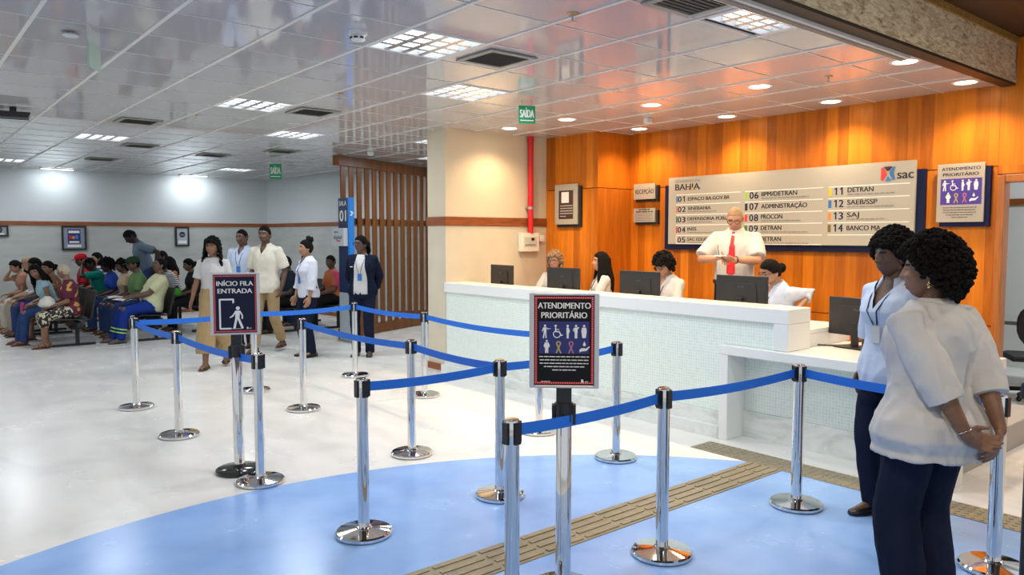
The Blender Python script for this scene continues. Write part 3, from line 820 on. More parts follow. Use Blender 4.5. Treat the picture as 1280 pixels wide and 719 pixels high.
BELTS = [('c', 'n', 0), ('n', 'k', 0), ('c', 'b', 0), ('b', 'g', 0), ('d', 'e', 0), ('e', 'f', 0), ('a', 'f', 0), ('f', 'h', 0), ('k', 'l', 0), ('l', 'm', 0), ('o', 'j', 0), ('j', 'i', 0), ('i', 'p', 0)]
PO = {}
for key, (x, y, lab) in POSTS.items():
    nb = [q for a, b, _ in BELTS for q in ((b,) if a == key else (a,) if b == key else ())]
    ang = 0
    if nb: ang = math.atan2(POSTS[nb[0]][1] - y, POSTS[nb[0]][0] - x)
    t = PO[key] = thing('queue_post', lab, 'queue post', (x, y, 0), ang, 'chrome posts of the belt barrier')
    es(obj('base', _base, CHROME, t)); es(obj('pole', _pole, CHROME, t)); obj('belt_head', _slots, BLACKP, t)
for a, b, _ in BELTS:
    pa, pb = V(POSTS[a][:2]), V(POSTS[b][:2]); d = (pb - pa); L_ = d.length; d.normalize()
    t = PO[a]; R = Matrix.Rotation(-t.rotation_euler.z, 3, 'Z')
    dl = R @ V((d.x, d.y, 0)); nl = V((-dl.y, dl.x, 0)) * .0012
    N_ = 14; Rg = []
    for i in range(N_ + 1):
        s_ = .036 + (L_ - .072) * i / N_; u = i / N_
        sag = -.022 * 4 * u * (1 - u) * min(1.2, L_ / 1.5)
        c = dl * s_ + V((0, 0, .828 + sag))
        Rg.append([c - nl + V((0, 0, -.026)), c + nl + V((0, 0, -.026)), c + nl + V((0, 0, .026)), c - nl + V((0, 0, .026))])
    g = G(); g.rings(Rg); be = obj('belt', g, BELT, t)
    g = G(); M = Matrix.Translation(dl * (L_ - .042) + V((0, 0, .828))) @ Matrix.Rotation(math.atan2(dl.y, dl.x), 4, 'Z')
    g.box((-.008, -.011, -.036), (.006, .011, .036), M=M); obj('belt_clip', g, BLACKP, be)

# sign stands
POSTERK = mat('black poster', (0.007, 0.007, 0.009), rough=0.5, spec=.2)
POSTERN = mat('dark blue poster', (0.009, 0.013, 0.036), rough=0.5, spec=.2)
def sign_stand(name, label, x, y, face, base_m, W_, H_, z0, art, poster_m, tilt=0.0):
    """face = azimuth the sign looks to (degrees from +Y clockwise)"""
    t = thing(name, label, 'sign stand', (x, y, 0), -math.radians(face))
    g = G(); g.lathe([(.001, 0), (.150, 0), (.160, .008), (.160, .022), (.150, .030), (.05, .040), (.04, .055), (.036, .06)], 56)
    es(obj('base', g, base_m, t, smooth=True))
    g = G(); g.lathe([(.0365, .05), (.0365, z0 - .075), (.034, z0 - .07), (.001, z0 - .07)], 32); es(obj('pole', g, CHROME, t, smooth=True))
    g = G(); g.lathe([(.043, z0 - .16), (.043, z0 - .072), (.03, z0 - .068)], 24)
    g.box((-.055, -.02, z0 - .17), (-.038, .02, z0 - .08)); g.box((.038, -.02, z0 - .17), (.055, .02, z0 - .08)); g.box((-.035, -.03, z0 - .072), (.035, .03, z0 + .01))
    obj('bracket', g, BLACKP, t, bevel=.003)
    g = G(); b = .022; hw = W_ / 2
    for s in (-1, 1):
        g.box((min(s * hw, s * (hw - b)), .012, z0), (max(s * hw, s * (hw - b)), .034, z0 + H_))
    g.box((-hw + b, .012, z0), (hw - b, .034, z0 + b * .6)); g.box((-hw + b, .012, z0 + H_ - b * .6), (hw - b, .034, z0 + H_))
    obj('frame', g, ALU, t, bevel=.003)
    g = G(); g.box((-hw + b, .014, z0 + b * .6), (hw - b, .026, z0 + H_ - b * .6)); obj('poster', g, poster_m, t)
    # readers look along -local Y, so their left is local +X
    art.place(t, (hw, .0262, z0), (-1, 0, 0), (0, 0, 1), (0, 1, 0), {INKB: 'pictogram_panel', INKR: 'border', INKY: 'ribbon_mark', INKM: 'ribbon_mark'}, lift=.0006)
    return t

def dotted_border(a, ink, x0, y0, x1, y1, w):
    a.rect(ink, x0, y0, x1, y0 + w); a.rect(ink, x0, y1 - w, x1, y1); a.rect(ink, x0, y0 + w, x0 + w, y1 - w); a.rect(ink, x1 - w, y0 + w, x1, y1 - w)

def prio_art(W_, H_, lite=False):
    a = Art(); tw = INKW if not lite else INKN
    if not lite: dotted_border(a, INKR, .025, .018, W_ - .025, H_ - .018, .010)
    ink = INKB if not lite else INKP
    a.rect(ink, W_ * .14, H_ * .36, W_ * .86, H_ * .70) if not lite else a.rect(ink, W_ * .08, H_ * .30, W_ * .95, H_ * .745)
    if not lite:
        # tiny white dots on the red border
        n = 26
        for i in range(n):
            p = .03 + (W_ - .06) * i / (n - 1); a.disc(INKW, p, .023, .0018, 6); a.disc(INKW, p, H_ - .023, .0018, 6)
        for i in range(38):
            p = .03 + (H_ - .06) * i / 37; a.disc(INKW, .030, p, .0018, 6); a.disc(INKW, W_ - .030, p, .0018, 6)
    a.text(tw, 'ATENDIMENTO', W_ * .5, H_ * (.835 if not lite else .885), H_ * (.062 if not lite else .055), W_ * .76 if not lite else W_ * .82, .008, 'c')
    a.text(tw, 'PRIORITÁRIO', W_ * .5, H_ * (.735 if not lite else .79), H_ * (.062 if not lite else .055), W_ * .66 if not lite else W_ * .76, .008, 'c')
    yt, yb, s = (H_ * .595, H_ * .435, H_ * .14) if not lite else (H_ * .63, H_ * .42, H_ * .18)
    xs = [W_ * q for q in ((.225, .40, .55, .67, .785) if not lite else (.17, .36, .55, .68, .83))]
    for k, kd in enumerate(('cane', 'wheelchair', 'pregnant', 'baby', 'elder')): picto(a, INKW, kd, xs[k], yt, s, ink)
    picto(a, INKW, 'large', W_ * .25, yb, s); picto(a, INKY, 'ribbon', W_ * .42, yb, s); picto(a, INKM, 'ribbon', W_ * .60, yb, s); picto(a, INKW, 'hand', W_ * .79, yb, s)
    for k in range(5):
        w = W_ * (.72, .70, .70, .58, .34)[k]
        y = H_ * (.325 - .035 * k) if not lite else H_ * (.245 - .042 * k)
        a.tiny(tw, W_ * .5 - w / 2, y, H_ * .016, w, 11 + k)
    if not lite:
        a.tiny(tw, W_ * .17, H_ * .065, H_ * .012, W_ * .13, 3)
        a.text(tw, 'sac', W_ * .80, H_ * .062, H_ * .020, None, .02); a.poly(tw, [(W_ * .745, H_ * .06), (W_ * .785, H_ * .06), (W_ * .775, H_ * .09), (W_ * .75, H_ * .095)])
    return a
WP, HP = .315, .435
sign_stand('priority_sign_stand', 'black priority service sign with white pictograms on a chrome stand, in the centre', 2.385, 2.504, 223.5, CHROME, WP, HP, 0.965, prio_art(WP, HP), POSTERK)
a = Art(); WE, HE = .325, .43
dotted_border(a, INKR, .024, .018, WE - .024, HE - .018, .010)
for i in range(26):
    p = .03 + (WE - .06) * i / 25; a.disc(INKW, p, .023, .0018, 6); a.disc(INKW, p, HE - .023, .0018, 6)
for i in range(36):
    p = .03 + (HE - .06) * i / 35; a.disc(INKW, .029, p, .0018, 6); a.disc(INKW, WE - .029, p, .0018, 6)
a.text(INKW, 'INÍCIO FILA', WE * .5, HE * .79, HE * .075, WE * .74, .010, 'c'); a.text(INKW, 'ENTRADA', WE * .5, HE * .67, HE * .075, WE * .70, .010, 'c')
a.line(INKW, [(WE * .46, HE * .52), (WE * .46, HE * .57), (WE * .19, HE * .57), (WE * .19, HE * .10), (WE * .40, HE * .10)], WE * .035)
a.line(INKW, [(WE * .40, HE * .095), (WE * .62, HE * .095)], WE * .008)
picto(a, INKW, 'walker', WE * .54, HE * .275, HE * .36)
a.text(INKW, 'sac', WE * .77, HE * .09, HE * .022, None, .02); a.poly(INKW, [(WE * .72, HE * .088), (WE * .76, HE * .088), (WE * .75, HE * .12), (WE * .725, HE * .12)])
sign_stand('entrance_sign_stand', 'dark queue entrance sign with white walking figure on a black based stand', 1.885, 5.285, 205, mat('glossy black base', (.012, .012, .012), rough=.12), WE, HE, 0.975, a, POSTERN)

# ------------------------------------------------------------------ service board on the wooden wall
bd = thing('service_board', 'large white service directory board on the wooden wall behind the counter', 'directory board', (7.47, 0, 0))
g = G(); g.box((.03, 3.03, 1.50), (.079, 6.08, 2.285)); obj('back_panel', g, mat('navy back panel', (0.006, 0.011, 0.050), rough=.5, spec=.2), bd, bevel=.003)
g = G(); g.box((0, 3.105, 1.565), (.029, 6.0, 2.37)); obj('front_panel', g, mat('pale grey board', (0.41, 0.395, 0.345), rough=.45), bd, bevel=.002)
a = Art()   # u = 6.0 - y, v = z
U = lambda y: 6.0 - y
lines = mat('board line', (.85, .84, .8), rough=.4)
rows = [2.075, 1.952, 1.828, 1.706, 1.585]
cols = [(5.882, 5.86, 5.735, 5.709), (4.925, 4.872, 4.75, 4.72), (3.95, 3.902, 3.785, 3.752)]
inkc = {k: mat('bar ' + k, c, rough=.5) for k, c in dict(blue=(.03, .2, .5), coral=(.7, .13, .09), green=(.02, .2, .06), pink=(.75, .5, .48), lime=(.32, .6, .05), black=(.02, .02, .03), red=(.65, .05, .04), yellow=(.75, .5, .02), sky=(.02, .16, .45), orange=(.75, .25, .03), brown=(.16, .11, .03)).items()}
data = [(0, 0, '01', 'ESPAÇO BA.GOV.BR', .585, 'blue'), (0, 1, '02', 'SINEBAHIA', .33, 'coral'), (0, 2, '03', 'DEFENSORIA PÚBLICA', .66, 'green'), (0, 3, '04', 'INSS', .13, 'red'), (0, 4, '05', 'SAC EDUCAÇÃO', .47, 'pink'),
        (1, 0, '06', 'IIPM/DETRAN', .425, 'lime'), (1, 1, '07', 'ADMINISTRAÇÃO', .54, 'black'), (1, 2, '08', 'PROCON', .26, 'red'), (1, 3, '09', 'DETRAN', .25, 'green'), (1, 4, '10', 'DETRAN', .25, 'green'),
        (2, 0, '11', 'DETRAN', .26, 'yellow'), (2, 1, '12', 'SAEB/SSP', .30, 'sky'), (2, 2, '13', 'SAJ', .125, 'orange'), (2, 3, '14', 'BANCO MA', .34, 'brown')]
main_art = a
for c, r, num, tx, w, bc in data:
    a = Art()
    xb, xn, xe, xt = cols[c]; z = rows[r]; sm = c == 0
    a.rect(inkc[bc], U(xb), z - .006, U(xb) + (.022 if sm else .034), z + .072)
    a.num(INKN, num, U(xn), z, .066 if sm else .074, (xn - xe), .02)
    has = tx not in ('ADMINISTRAÇÃO', 'BANCO MA', 'ESPAÇO BA.GOV.BR')
    h = .040 if sm else .048
    a.text(INKK, tx, U(xt), z + (.022 if has else .012), h, w, .012)
    if has: a.tiny(INKG, U(xt), z - .004, .015, {0: .42, 1: .56, 2: .46}[c] * (1 if r != 2 else .85), r * 7 + c)
    a.place(bd, (0, 6.0, 0), (0, -1, 0), (0, 0, 1), (-1, 0, 0), {inkc[bc]: 'colour_bar', INKN: 'row_number', INKK: 'service_name', INKG: 'small_print'}, lift=.0006)
a = main_art
for r in range(6):
    z = [2.158, 2.04, 1.918, 1.795, 1.672, 1.572][r]
    for c in range(3):
        if c == 2 and r > 4: continue
        x0 = U(cols[c][0]); x1 = U(3.15) if c == 2 else U(cols[c + 1][0]) - .06
        a.rect(lines, x0, z - .004, x1, z + .004)
a.text(INKG, 'GOVERNO DA', U(5.90), 2.305, .032, .37, .015)
a.text(INKK, 'BAHIA', U(5.90), 2.215, .075, .36, .055)
for k, cc in enumerate(('red', 'lime', 'orange', 'blue')):
    a.rect(inkc[cc], U(5.70) + .05 * k, 2.213, U(5.70) + .05 * k + .016, 2.237)
# crossed figure emblem with the three letters
a.poly(inkc['red'], [(U(3.425), 2.315), (U(3.40), 2.32), (U(3.365), 2.25), (U(3.405), 2.19), (U(3.425), 2.20)])
a.poly(inkc['black'], [(U(3.40), 2.325), (U(3.315), 2.325), (U(3.345), 2.285), (U(3.37), 2.285)])
a.disc(inkc['orange'], U(3.357), 2.318, .018)
a.poly(inkc['blue'], [(U(3.385), 2.19), (U(3.325), 2.19), (U(3.355), 2.235)])
a.poly(inkc['sky'], [(U(3.31), 2.32), (U(3.288), 2.32), (U(3.31), 2.26), (U(3.288), 2.20), (U(3.318), 2.20), (U(3.345), 2.26)])
a.text(INKK, 'sac', U(3.274), 2.205, .085, .155, .05)
nm = {q: 'colour_bar' for q in inkc.values()}; nm[lines] = 'dividing_lines'
a.place(bd, (0, 6.0, 0), (0, -1, 0), (0, 0, 1), (-1, 0, 0), nm, lift=.0006)

# framed notices and plaques
GREYF = mat('grey sign plate', (0.40, 0.375, 0.32), rough=.35)
def wall_sign(name, label, cat, x, y0, y1, z0, z1, off, backm, front_m, art, off_z=None):
    """sign on an x = const wall, seen from -X; back board shifted right and down"""
    t = thing(name, label, cat, (x, 0, 0))
    oz = off_z if off_z is not None else off
    g = G(); g.box((-.04, y0 - off, z0 - oz), (-.001, y1 - off * .5, z1 - oz * .8)); obj('back_board', g, backm, t, bevel=.002)
    g = G(); g.box((-.062, y0, z0), (-.041, y1, z1)); obj('front_plate', g, front_m, t, bevel=.002)
    art.place(t, (-.062, y1, z0), (0, -1, 0), (0, 0, 1), (-1, 0, 0), {INKP: 'pictogram_panel', INKY: 'ribbon_mark', INKM: 'ribbon_mark', POSTM: 'poster', GREYF: 'small_print', INKG: 'small_print', INKW: 'pictograms'}, lift=.0006)
    return t
POSTM = mat('dark maroon poster', (0.05, 0.025, 0.03), rough=.4)
PLATE = mat('ivory notice plate', (0.42, 0.385, 0.33), rough=.45)
wall_sign('priority_notice', 'pale priority service notice with violet pictogram panel on the wooden wall', 'notice', 7.55, 2.53, 2.92, 1.785, 2.31, .04, INKN, PLATE, prio_art(.39, .525, True))
a = Art(); a.text(INKK, 'RECEPÇÃO', .18, .07, .055, .30, .01, 'c')
wall_sign('reception_plaque', 'small grey reception plaque, upper of two beside the service board', 'plaque', 7.55, 6.23, 6.58, 2.13, 2.325, .03, BLACKM, GREYF, a)
a = Art(); a.tiny(INKK, .09, .152, .022, .18, 1); a.tiny(INKK, .04, .125, .022, .28, 2)
for k in range(5): a.tiny(INKG, .03, .10 - .02 * k, .011, .29 - .02 * (k % 3), 5 + k)
wall_sign('text_plaque', 'small grey plaque with lines of text, lower of two beside the service board', 'plaque', 7.55, 6.23, 6.58, 1.84, 2.015, .03, BLACKM, GREYF, a)
a = Art(); a.rect(POSTM, .075, .07, .345, .44); a.rect(INKW, .125, .28, .265, .42)
a.arc(POSTM, .2, .36, .035, -60, 220, .018); a.line(POSTM, [(.16, .30), (.23, .40)], .012); a.line(POSTM, [(.20, .33), (.235, .30)], .016)
for k in range(4): a.rect(GREYF, .10, .235 - .033 * k, .335, .248 - .033 * k)
a.rect(GREYF, .10, .10, .21, .112)
wall_sign('framed_notice', 'grey framed notice with dark poster on the wooden column', 'framed notice', 6.95, 7.00, 7.42, 1.815, 2.335, .035, BLACKM, GREYF, a)

# ------------------------------------------------------------------ fittings on the cream wall
t = thing('fire_pipe', 'red fire sprinkler pipe running down the cream wall', 'pipe', (6.62, 7.60, 0))
REDP = mat('red paint', (0.62, 0.012, 0.012), rough=.35)
g = G(); g.tube([(0, 0, 1.70), (0, 0, CZ - .006)], .038, 18, ends=('flat', 'flat')); obj('pipe', g, REDP, t, auto=True)
g = G(); g.box((-.05, .02, 2.02), (.05, .058, 2.04)); g.lathe([(.041, 0), (.044, .005), (.044, .03), (.041, .035)], 20, (0, 0, 2.015)); obj('clamp', g, STEEL, t)
g = G(); g.lathe([(.042, 0), (.042, .06)], 20, (0, 0, CZ - .07)); obj('collar', g, REDP, t)
t = thing('alarm_panel', 'white fire alarm control panel at the foot of the red pipe', 'alarm panel', (6.61, 7.655, 1.58))
g = G(); g.box((-.16, -.08, -.12), (.14, 0, .125)); obj('cabinet', g, mat('ivory enamel', (.8, .77, .68), rough=.35), t, bevel=.008)
g = G(); g.box((-.12, -.084, -.06), (.10, -.0805, .07)); obj('faceplate', g, mat('pale grey faceplate', (.55, .56, .50), rough=.4), t)
g = G(); g.box((.0, -.088, .025), (.05, -.0845, .06)); obj('display', g, BLACKP, t)
g = G()
for k in range(6): g.box((-.10 + k * .03, -.088, -.04), (-.085 + k * .03, -.0845, -.025))
obj('button', g, INKK, t)
t = thing('junction_box', 'small white junction box right of the fire alarm panel', 'junction box', (6.83, 7.655, 1.63))
g = G(); g.box((-.04, -.045, -.04), (.05, 0, .045)); obj('box', g, mat('ivory plastic', (.78, .72, .6), rough=.4), t, bevel=.006)
g = G(); g.lathe([(.02, 0), (.018, .006)], 14); me = mesh_of(g); me.transform(Matrix.Translation((0.005, -.045, 0)) @ Matrix.Rotation(PI / 2, 4, 'X')); obj('cap', me, WHITEP, t)

# ------------------------------------------------------------------ exit signs
EXG = mat('exit green', (0.0, 0.22, 0.075), rough=.35, emit=(0.0, .35, .12), estr=.10)
def exit_sign(label, x, y, az, w, h, text=True):
    t = thing('exit_sign', label, 'exit sign', (x, y, CZ), -math.radians(az))
    g = G()
    g.tube([(-w * .3, 0, 0), (-w * .3, 0, -.07)], .004, 8); g.tube([(w * .3, 0, 0), (w * .3, 0, -.07)], .004, 8); obj('hanger', g, STEEL, t)
    g = G(); g.box((-w / 2, -.006, -.05 - h), (w / 2, .006, -.05)); obj('panel', g, EXG, t)
    if text:
        a = Art(); a.text(INKW, 'SAÍDA', w / 2, h * .34, h * .44, w * .86, .010, 'c'); a.rect(INKW, w * .1, h * .14, w * .9, h * .2)
        a.place(t, (w / 2, .006, -.05 - h), (-1, 0, 0), (0, 0, 1), (0, 1, 0), lift=.0008)
exit_sign('green exit sign hanging from the ceiling above the cream wall', 4.88, 5.66, 207, .165, .17)
exit_sign('distant green exit sign hanging in the far corner of the waiting hall', 5.35, 12.9, 215, .20, .26)
t = thing('hanging_sign', 'green tinted glass sign hung edge-on from the ceiling at the upper left', 'hanging sign', (1.10, 5.5, CZ), math.radians(60))
g = G(); g.box((-.10, -.004, -.09), (.10, .004, -.0)); obj('clear_panel', g, mat('pale acrylic', (.60, .66, .64), rough=.1, spec=.6), t)
g = G(); g.box((-.10, -.006, -.25), (.10, .006, -.09)); obj('panel', g, mat('pale green panel', (.42, .60, .50), rough=.3), t)

# ------------------------------------------------------------------ room number totem
t = thing('room_totem', 'tall navy and light blue room 01 totem beside the woman in navy blazer', 'totem', (5.58, 10.86, 0), 0)
NAVY = mat('navy totem panel', (.010, .022, .085), rough=.35); SKYB = mat('bright blue panel', (.015, .22, .72), rough=.4)
g = G(); g.box((0, -.15, .78), (.075, .165, 2.26)); obj('navy_panel', g, NAVY, t, bevel=.003)
g = G(); g.box((-.002, -.21, .78), (.08, -.151, 2.26)); obj('blue_edge', g, SKYB, t, bevel=.003)
g = G(); g.box((0, -.21, .02), (.075, .165, .779)); obj('grey_panel', g, mat('grey totem panel', (.36, .42, .46), rough=.4), t, bevel=.003)
g = G(); g.box((-.03, -.24, 0), (.11, .19, .02)); obj('base', g, STEEL, t)
a = Art(); a.text(INKW, 'SALA', .155, 1.36, .075, .24, .010, 'c'); a.text(INKW, '01', .155, 1.12, .17, .22, .010, 'c')
a.place(t, (0, .165, .78), (0, -1, 0), (0, 0, 1), (-1, 0, 0), lift=.0008)
a = Art(); a.poly(INKW, [(.0, .0), (.04, .0), (.04, .03), (.07, .03), (.04, .07), (.0, .07), (.03, .035)])
a.place(t, (.005, -.211, 1.98), (1, 0, 0), (0, 0, 1), (0, -1, 0), lift=.0008)
t = thing('small_totem_sign', 'small grey sign fixed across the room 01 totem', 'sign', (5.52, 10.86, 1.65))
g = G(); g.box((-.02, -.16, -.14), (.055, .24, .14)); obj('plate', g, mat('silver sign plate', (.5, .52, .54), rough=.35), t, bevel=.004)
a = Art(); a.text(INKN, 'digital', .20, .11, .06, .28, .010, 'c'); a.tiny(INKN, .09, .21, .03, .16, 4); a.rect(INKR, .18, .07, .30, .09)
a.place(t, (-.02, .24, -.14), (0, -1, 0), (0, 0, 1), (-1, 0, 0), lift=.0008)

# ------------------------------------------------------------------ posters on the far wall
def poster(label, x0, x1, z0, z1, kind):
    t = thing('framed_poster', label, 'poster', (0, 17.40, 0), 0, None)
    b = .035
    g = G(); g.box((x0, -.03, z0), (x0 + b, .0, z1)); g.box((x1 - b, -.03, z0), (x1, .0, z1)); g.box((x0 + b, -.03, z0), (x1 - b, 0, z0 + b)); g.box((x0 + b, -.03, z1 - b), (x1 - b, 0, z1))
    obj('frame', g, BLACKP, t)
    g = G(); g.box((x0 + b, -.018, z0 + b), (x1 - b, 0, z1 - b)); obj('sheet', g, mat('poster sheet ' + kind, {'blue': (.25, .29, .36), 'grey': (.30, .32, .34), 'white': (.42, .47, .52)}[kind], rough=.4), t)
    w, h = x1 - x0, z1 - z0; a = Art()
    if kind == 'blue':
        a.rect(INKB, w * .24, h * .27, w * .76, h * .85); a.rect(INKW, w * .28, h * .70, w * .72, h * .80); a.rect(INKR, w * .3, h * .45, w * .4, h * .6)
        a.rect(inkc['orange'], w * .42, h * .46, w * .52, h * .58); a.rect(inkc['blue'], w * .54, h * .46, w * .66, h * .62); a.rect(INKW, w * .3, h * .3, w * .7, h * .37); a.rect(INKW, w * .22, h * .12, w * .78, h * .22)
    else:
        a.disc(INKK, w * .5, h * .6, w * .22); a.rect(INKW, w * .2, h * .15, w * .8, h * .3); a.rect(INKG, w * .36, h * .55, w * .64, h * .62)
    a.place(t, (x0, -.018, z0), (1, 0, 0), (0, 0, 1), (0, -1, 0), lift=.0015)
poster('black framed blue poster on the far grey wall above the seated people', 2.78, 3.22, 1.39, 1.875, 'blue')
poster('small black framed notice on the far wall at the left edge', 1.55, 1.90, 1.66, 1.875, 'grey')
poster('pale framed notice on the far wall behind the stooping man', 4.93, 5.22, 1.45, 1.875, 'white')

# ------------------------------------------------------------------ monitors
mon = None
def monitor(label, x, y, z, az, group='monitors on the staff desk'):
    """az = azimuth the screen looks to; only its back shows over the counter"""
    global mon
    if mon: return copy_tree(mon, (x, y, z), -math.radians(az), label, group)
    t = mon = thing('monitor', label, 'monitor', (x, y, z), -math.radians(az), group)
    g = G(); g.box((-.26, -.012, .09), (.26, .012, .395)); obj('case', g, DARKSCREEN, t, bevel=.006)
    g = G(); g.prism([(-.17, .13), (.17, .13), (.15, .33), (-.15, .33)], (0, -.0125, 0), (1, 0, 0), (0, 0, 1), (0, -1, 0), .006); obj('rear_housing', g, DARKSCREEN, t, bevel=.006)
    g = G(); g.box((-.03, -.0215, .29), (.03, -.0187, .305)); obj('badge', g, mat('dull badge', (.05, .05, .055), rough=.3), t)
    g = G(); g.box((-.245, .0122, .105), (.245, .014, .385)); obj('screen', g, mat('monitor screen', (.05, .07, .1), rough=.2, emit=(.5, .6, .8), estr=.5), t)
    g = G(); g.box((-.03, -.040, .012), (.03, -.019, .20)); obj('stand', g, BLACKP, t, bevel=.004)
    g = G(); g.box((-.12, -.13, 0), (.12, .06, .012)); obj('foot', g, BLACKP, t, bevel=.003)
    return t
monitor('black monitor at the left end of the counter, before the cream wall', 5.86, 7.26, .915, 98)
monitor('black monitor in front of the curly haired older woman', 5.86, 6.17, .915, 90)
monitor('black monitor left of the receptionist with glasses', 5.86, 5.06, .915, 90)
monitor('black monitor in front of the standing man with red tie', 5.86, 3.88, .915, 90)
monitor('black monitor with cables on the low counter, left of the two standing women', 5.92, 2.86, .776, 100, None)
cab = G(); cab.tube([(5.70, 3.42, .782), (5.74, 3.2, .782), (5.86, 3.02, .782), (5.97, 2.95, .785), (6.02, 2.88, .82)], .006, 8)
tag(obj('cable', cab, BLACKP, smooth=True), 'black monitor cable lying on the low counter', 'cable')
kb = thing('keyboard', 'black keyboard lying on the left end of the staff desk', 'keyboard', (6.12, 6.9, .915), math.radians(-90))
g = G(); g.box((-.22, -.07, 0), (.22, .07, .018)); obj('body', g, BLACKP, kb, bevel=.004)
g = G()
for i in range(14):
    for j in range(4): g.box((-.205 + i * .0295, -.058 + j * .03, .018), (-.18 + i * .0295, -.034 + j * .03, .023))
obj('keys', g, BLACKM, kb)

# ------------------------------------------------------------------ office chairs
och = None
def office_chair(label, x, y, az, z=0.0, group='office chairs behind the counter'):
    global och
    if och: return copy_tree(och, (x, y, z), -math.radians(az), label, group)
    t = och = thing('office_chair', label, 'office chair', (x, y, z), -math.radians(az), group)
    g = G(); g.prism([(-.24, -.22), (.24, -.22), (.25, .15), (.2, .24), (-.2, .24), (-.25, .15)], (0, 0, .40), (1, 0, 0), (0, 1, 0), (0, 0, 1), .06); obj('seat', g, BLACKM, t, bevel=.02)
    g = G(); R = []
    for k in range(7):
        z_ = .58 + .40 * k / 6; w = (.15, .20, .225, .23, .225, .20, .13)[k]; R.append([(-w, -.30, z_), (w, -.30, z_), (w * .95, -.25, z_), (-w * .95, -.25, z_)])
    g.rings(R); obj('backrest', g, BLACKM, t, bevel=.015)
    g = G(); g.tube([(0, -.1, .40), (0, -.27, .41), (0, -.315, .50), (0, -.315, .72)], .022, 10); obj('back_bracket', g, BLACKP, t, smooth=True)
    g = G(); g.tube([(0, 0, .09), (0, 0, .40)], .028, 14, ends=('flat', 'flat')); obj('gas_lift', g, BLACKP, t, smooth=True)
    for k in range(5):
        a_ = k * 2 * PI / 5 + .3; p = V((math.cos(a_), math.sin(a_), 0))
        g = G(); g.tube([p * .02 + V((0, 0, .10)), p * .27 + V((0, 0, .075))], .022, 8); lg = obj('leg', g, BLACKP, t, smooth=True)
        g = G(); g.ell(p * .27 + V((0, 0, .029)), (.028, .028, .028), nu=10, nv=6); obj('caster', g, BLACKP, lg, smooth=True)
    return t
office_chair('black office chair in the room beyond the wooden door frame', 9.0, 2.53, 60, 0.0, None)
t = thing('office_table', 'dark table seen through the wooden door opening, under a blue bottle', 'table', (9.75, 2.55, 0))
g = G(); g.box((-.35, -.7, .70), (.35, .7, .74)); obj('tabletop', g, mat('grey table', (.25, .26, .25), rough=.4), t)
for s in (-1, 1):
    for q in (-1, 1):
        g = G(); g.box((s * .31 - .02, q * .66 - .02, 0), (s * .31 + .02, q * .66 + .02, .699)); obj('leg', g, BLACKP, t)
t = thing('water_bottle', 'dark blue bottle standing on the table beyond the door', 'bottle', (9.6, 2.62, .74))
g = G(); g.lathe([(.001, 0), (.075, 0), (.08, .02), (.08, .28), (.05, .31), (.03, .315)], 20); obj('body', g, mat('dark blue bottle', (.01, .015, .09), rough=.25), t, smooth=True)
g = G(); g.lathe([(.036, .315), (.036, .36), (.001, .362)], 16); obj('cap', g, BLACKP, t)
t = thing('gate_stand', 'black upright gate stand cut by the right edge of the picture', 'stand', (3.005, .775, 0), math.radians(-20))
g = G(); g.box((-.085, -.09, .0), (.085, .09, .02)); obj('base', g, BLACKP, t, bevel=.004)
g = G(); g.box((-.06, -.06, .02), (.06, .06, 1.10)); obj('column', g, BLACKP, t, bevel=.01)
g = G(); g.box((-.075, -.075, 1.10), (.075, .075, 1.16)); obj('head', g, BLACKM, t, bevel=.015)
g = G(); g.tube([(-.02, 0, 1.16), (-.02, 0, 1.24), (.02, .0, 1.30)], .022, 10); obj('handle', g, BLACKP, t, smooth=True)

# ------------------------------------------------------------------ waiting benches
SEATH = .44
seat_g = None
def bench(label, x, y0, n, pitch=.60):
    """beam seating, sitters look to -X; seats run along +Y from y0"""
    t = thing('waiting_bench', label, 'bench', (x, y0, 0), 0, None)
    L_ = pitch * n
    g = G(); g.box((.02, -.02, .30), (.09, L_ - pitch * .0 - .02, .37)); obj('beam', g, BLACKM, t)
    for yy in (.25, L_ - .3):
        g = G(); g.box((-.28, yy - .025, 0), (.30, yy + .025, .035)); g.box((.03, yy - .025, .035), (.08, yy + .025, .30)); obj('leg', g, BLACKM, t, bevel=.004)
    for k in range(n):
        yc = pitch * (k + .5) - .05
        g = G(); g.prism([(-.25, .43), (-.20, .442), (.18, .415), (.20, .405), (.20, .395), (.18, .402), (-.20, .425), (-.25, .415)], (0, yc - .25, 0), (1, 0, 0), (0, 0, 1), (0, 1, 0), .50); obj('seat', g, BLACKP, t)
        g = G(); g.prism([(.19, .42), (.215, .42), (.30, .84), (.275, .84)], (0, yc - .25, 0), (1, 0, 0), (0, 0, 1), (0, 1, 0), .50); obj('backrest', g, BLACKP, t, bevel=.004)
        g = G(); g.tube([(-.10, yc + .28, .38), (-.10, yc + .28, .62), (.16, yc + .28, .63)], .014, 8); obj('armrest', g, BLACKM, t, smooth=True)
    return t
bench('black waiting bench of the front row, with the grey haired woman at its near end', 2.2, 12.85, 4)
bench('black waiting bench of the front row, farther of the two, against the left edge', 2.2, 15.25, 3)
bench('black waiting bench of the second row, under the man in yellow shirt', 3.3, 12.75, 4)
bench('black waiting bench of the second row, farther of the two, by the wall', 3.3, 15.15, 3)
bench('black waiting bench of the third row, behind the man in yellow shirt', 4.4, 13.45, 4)
bench('black waiting bench behind the standing woman in lilac shirt', 5.5, 12.4, 4)

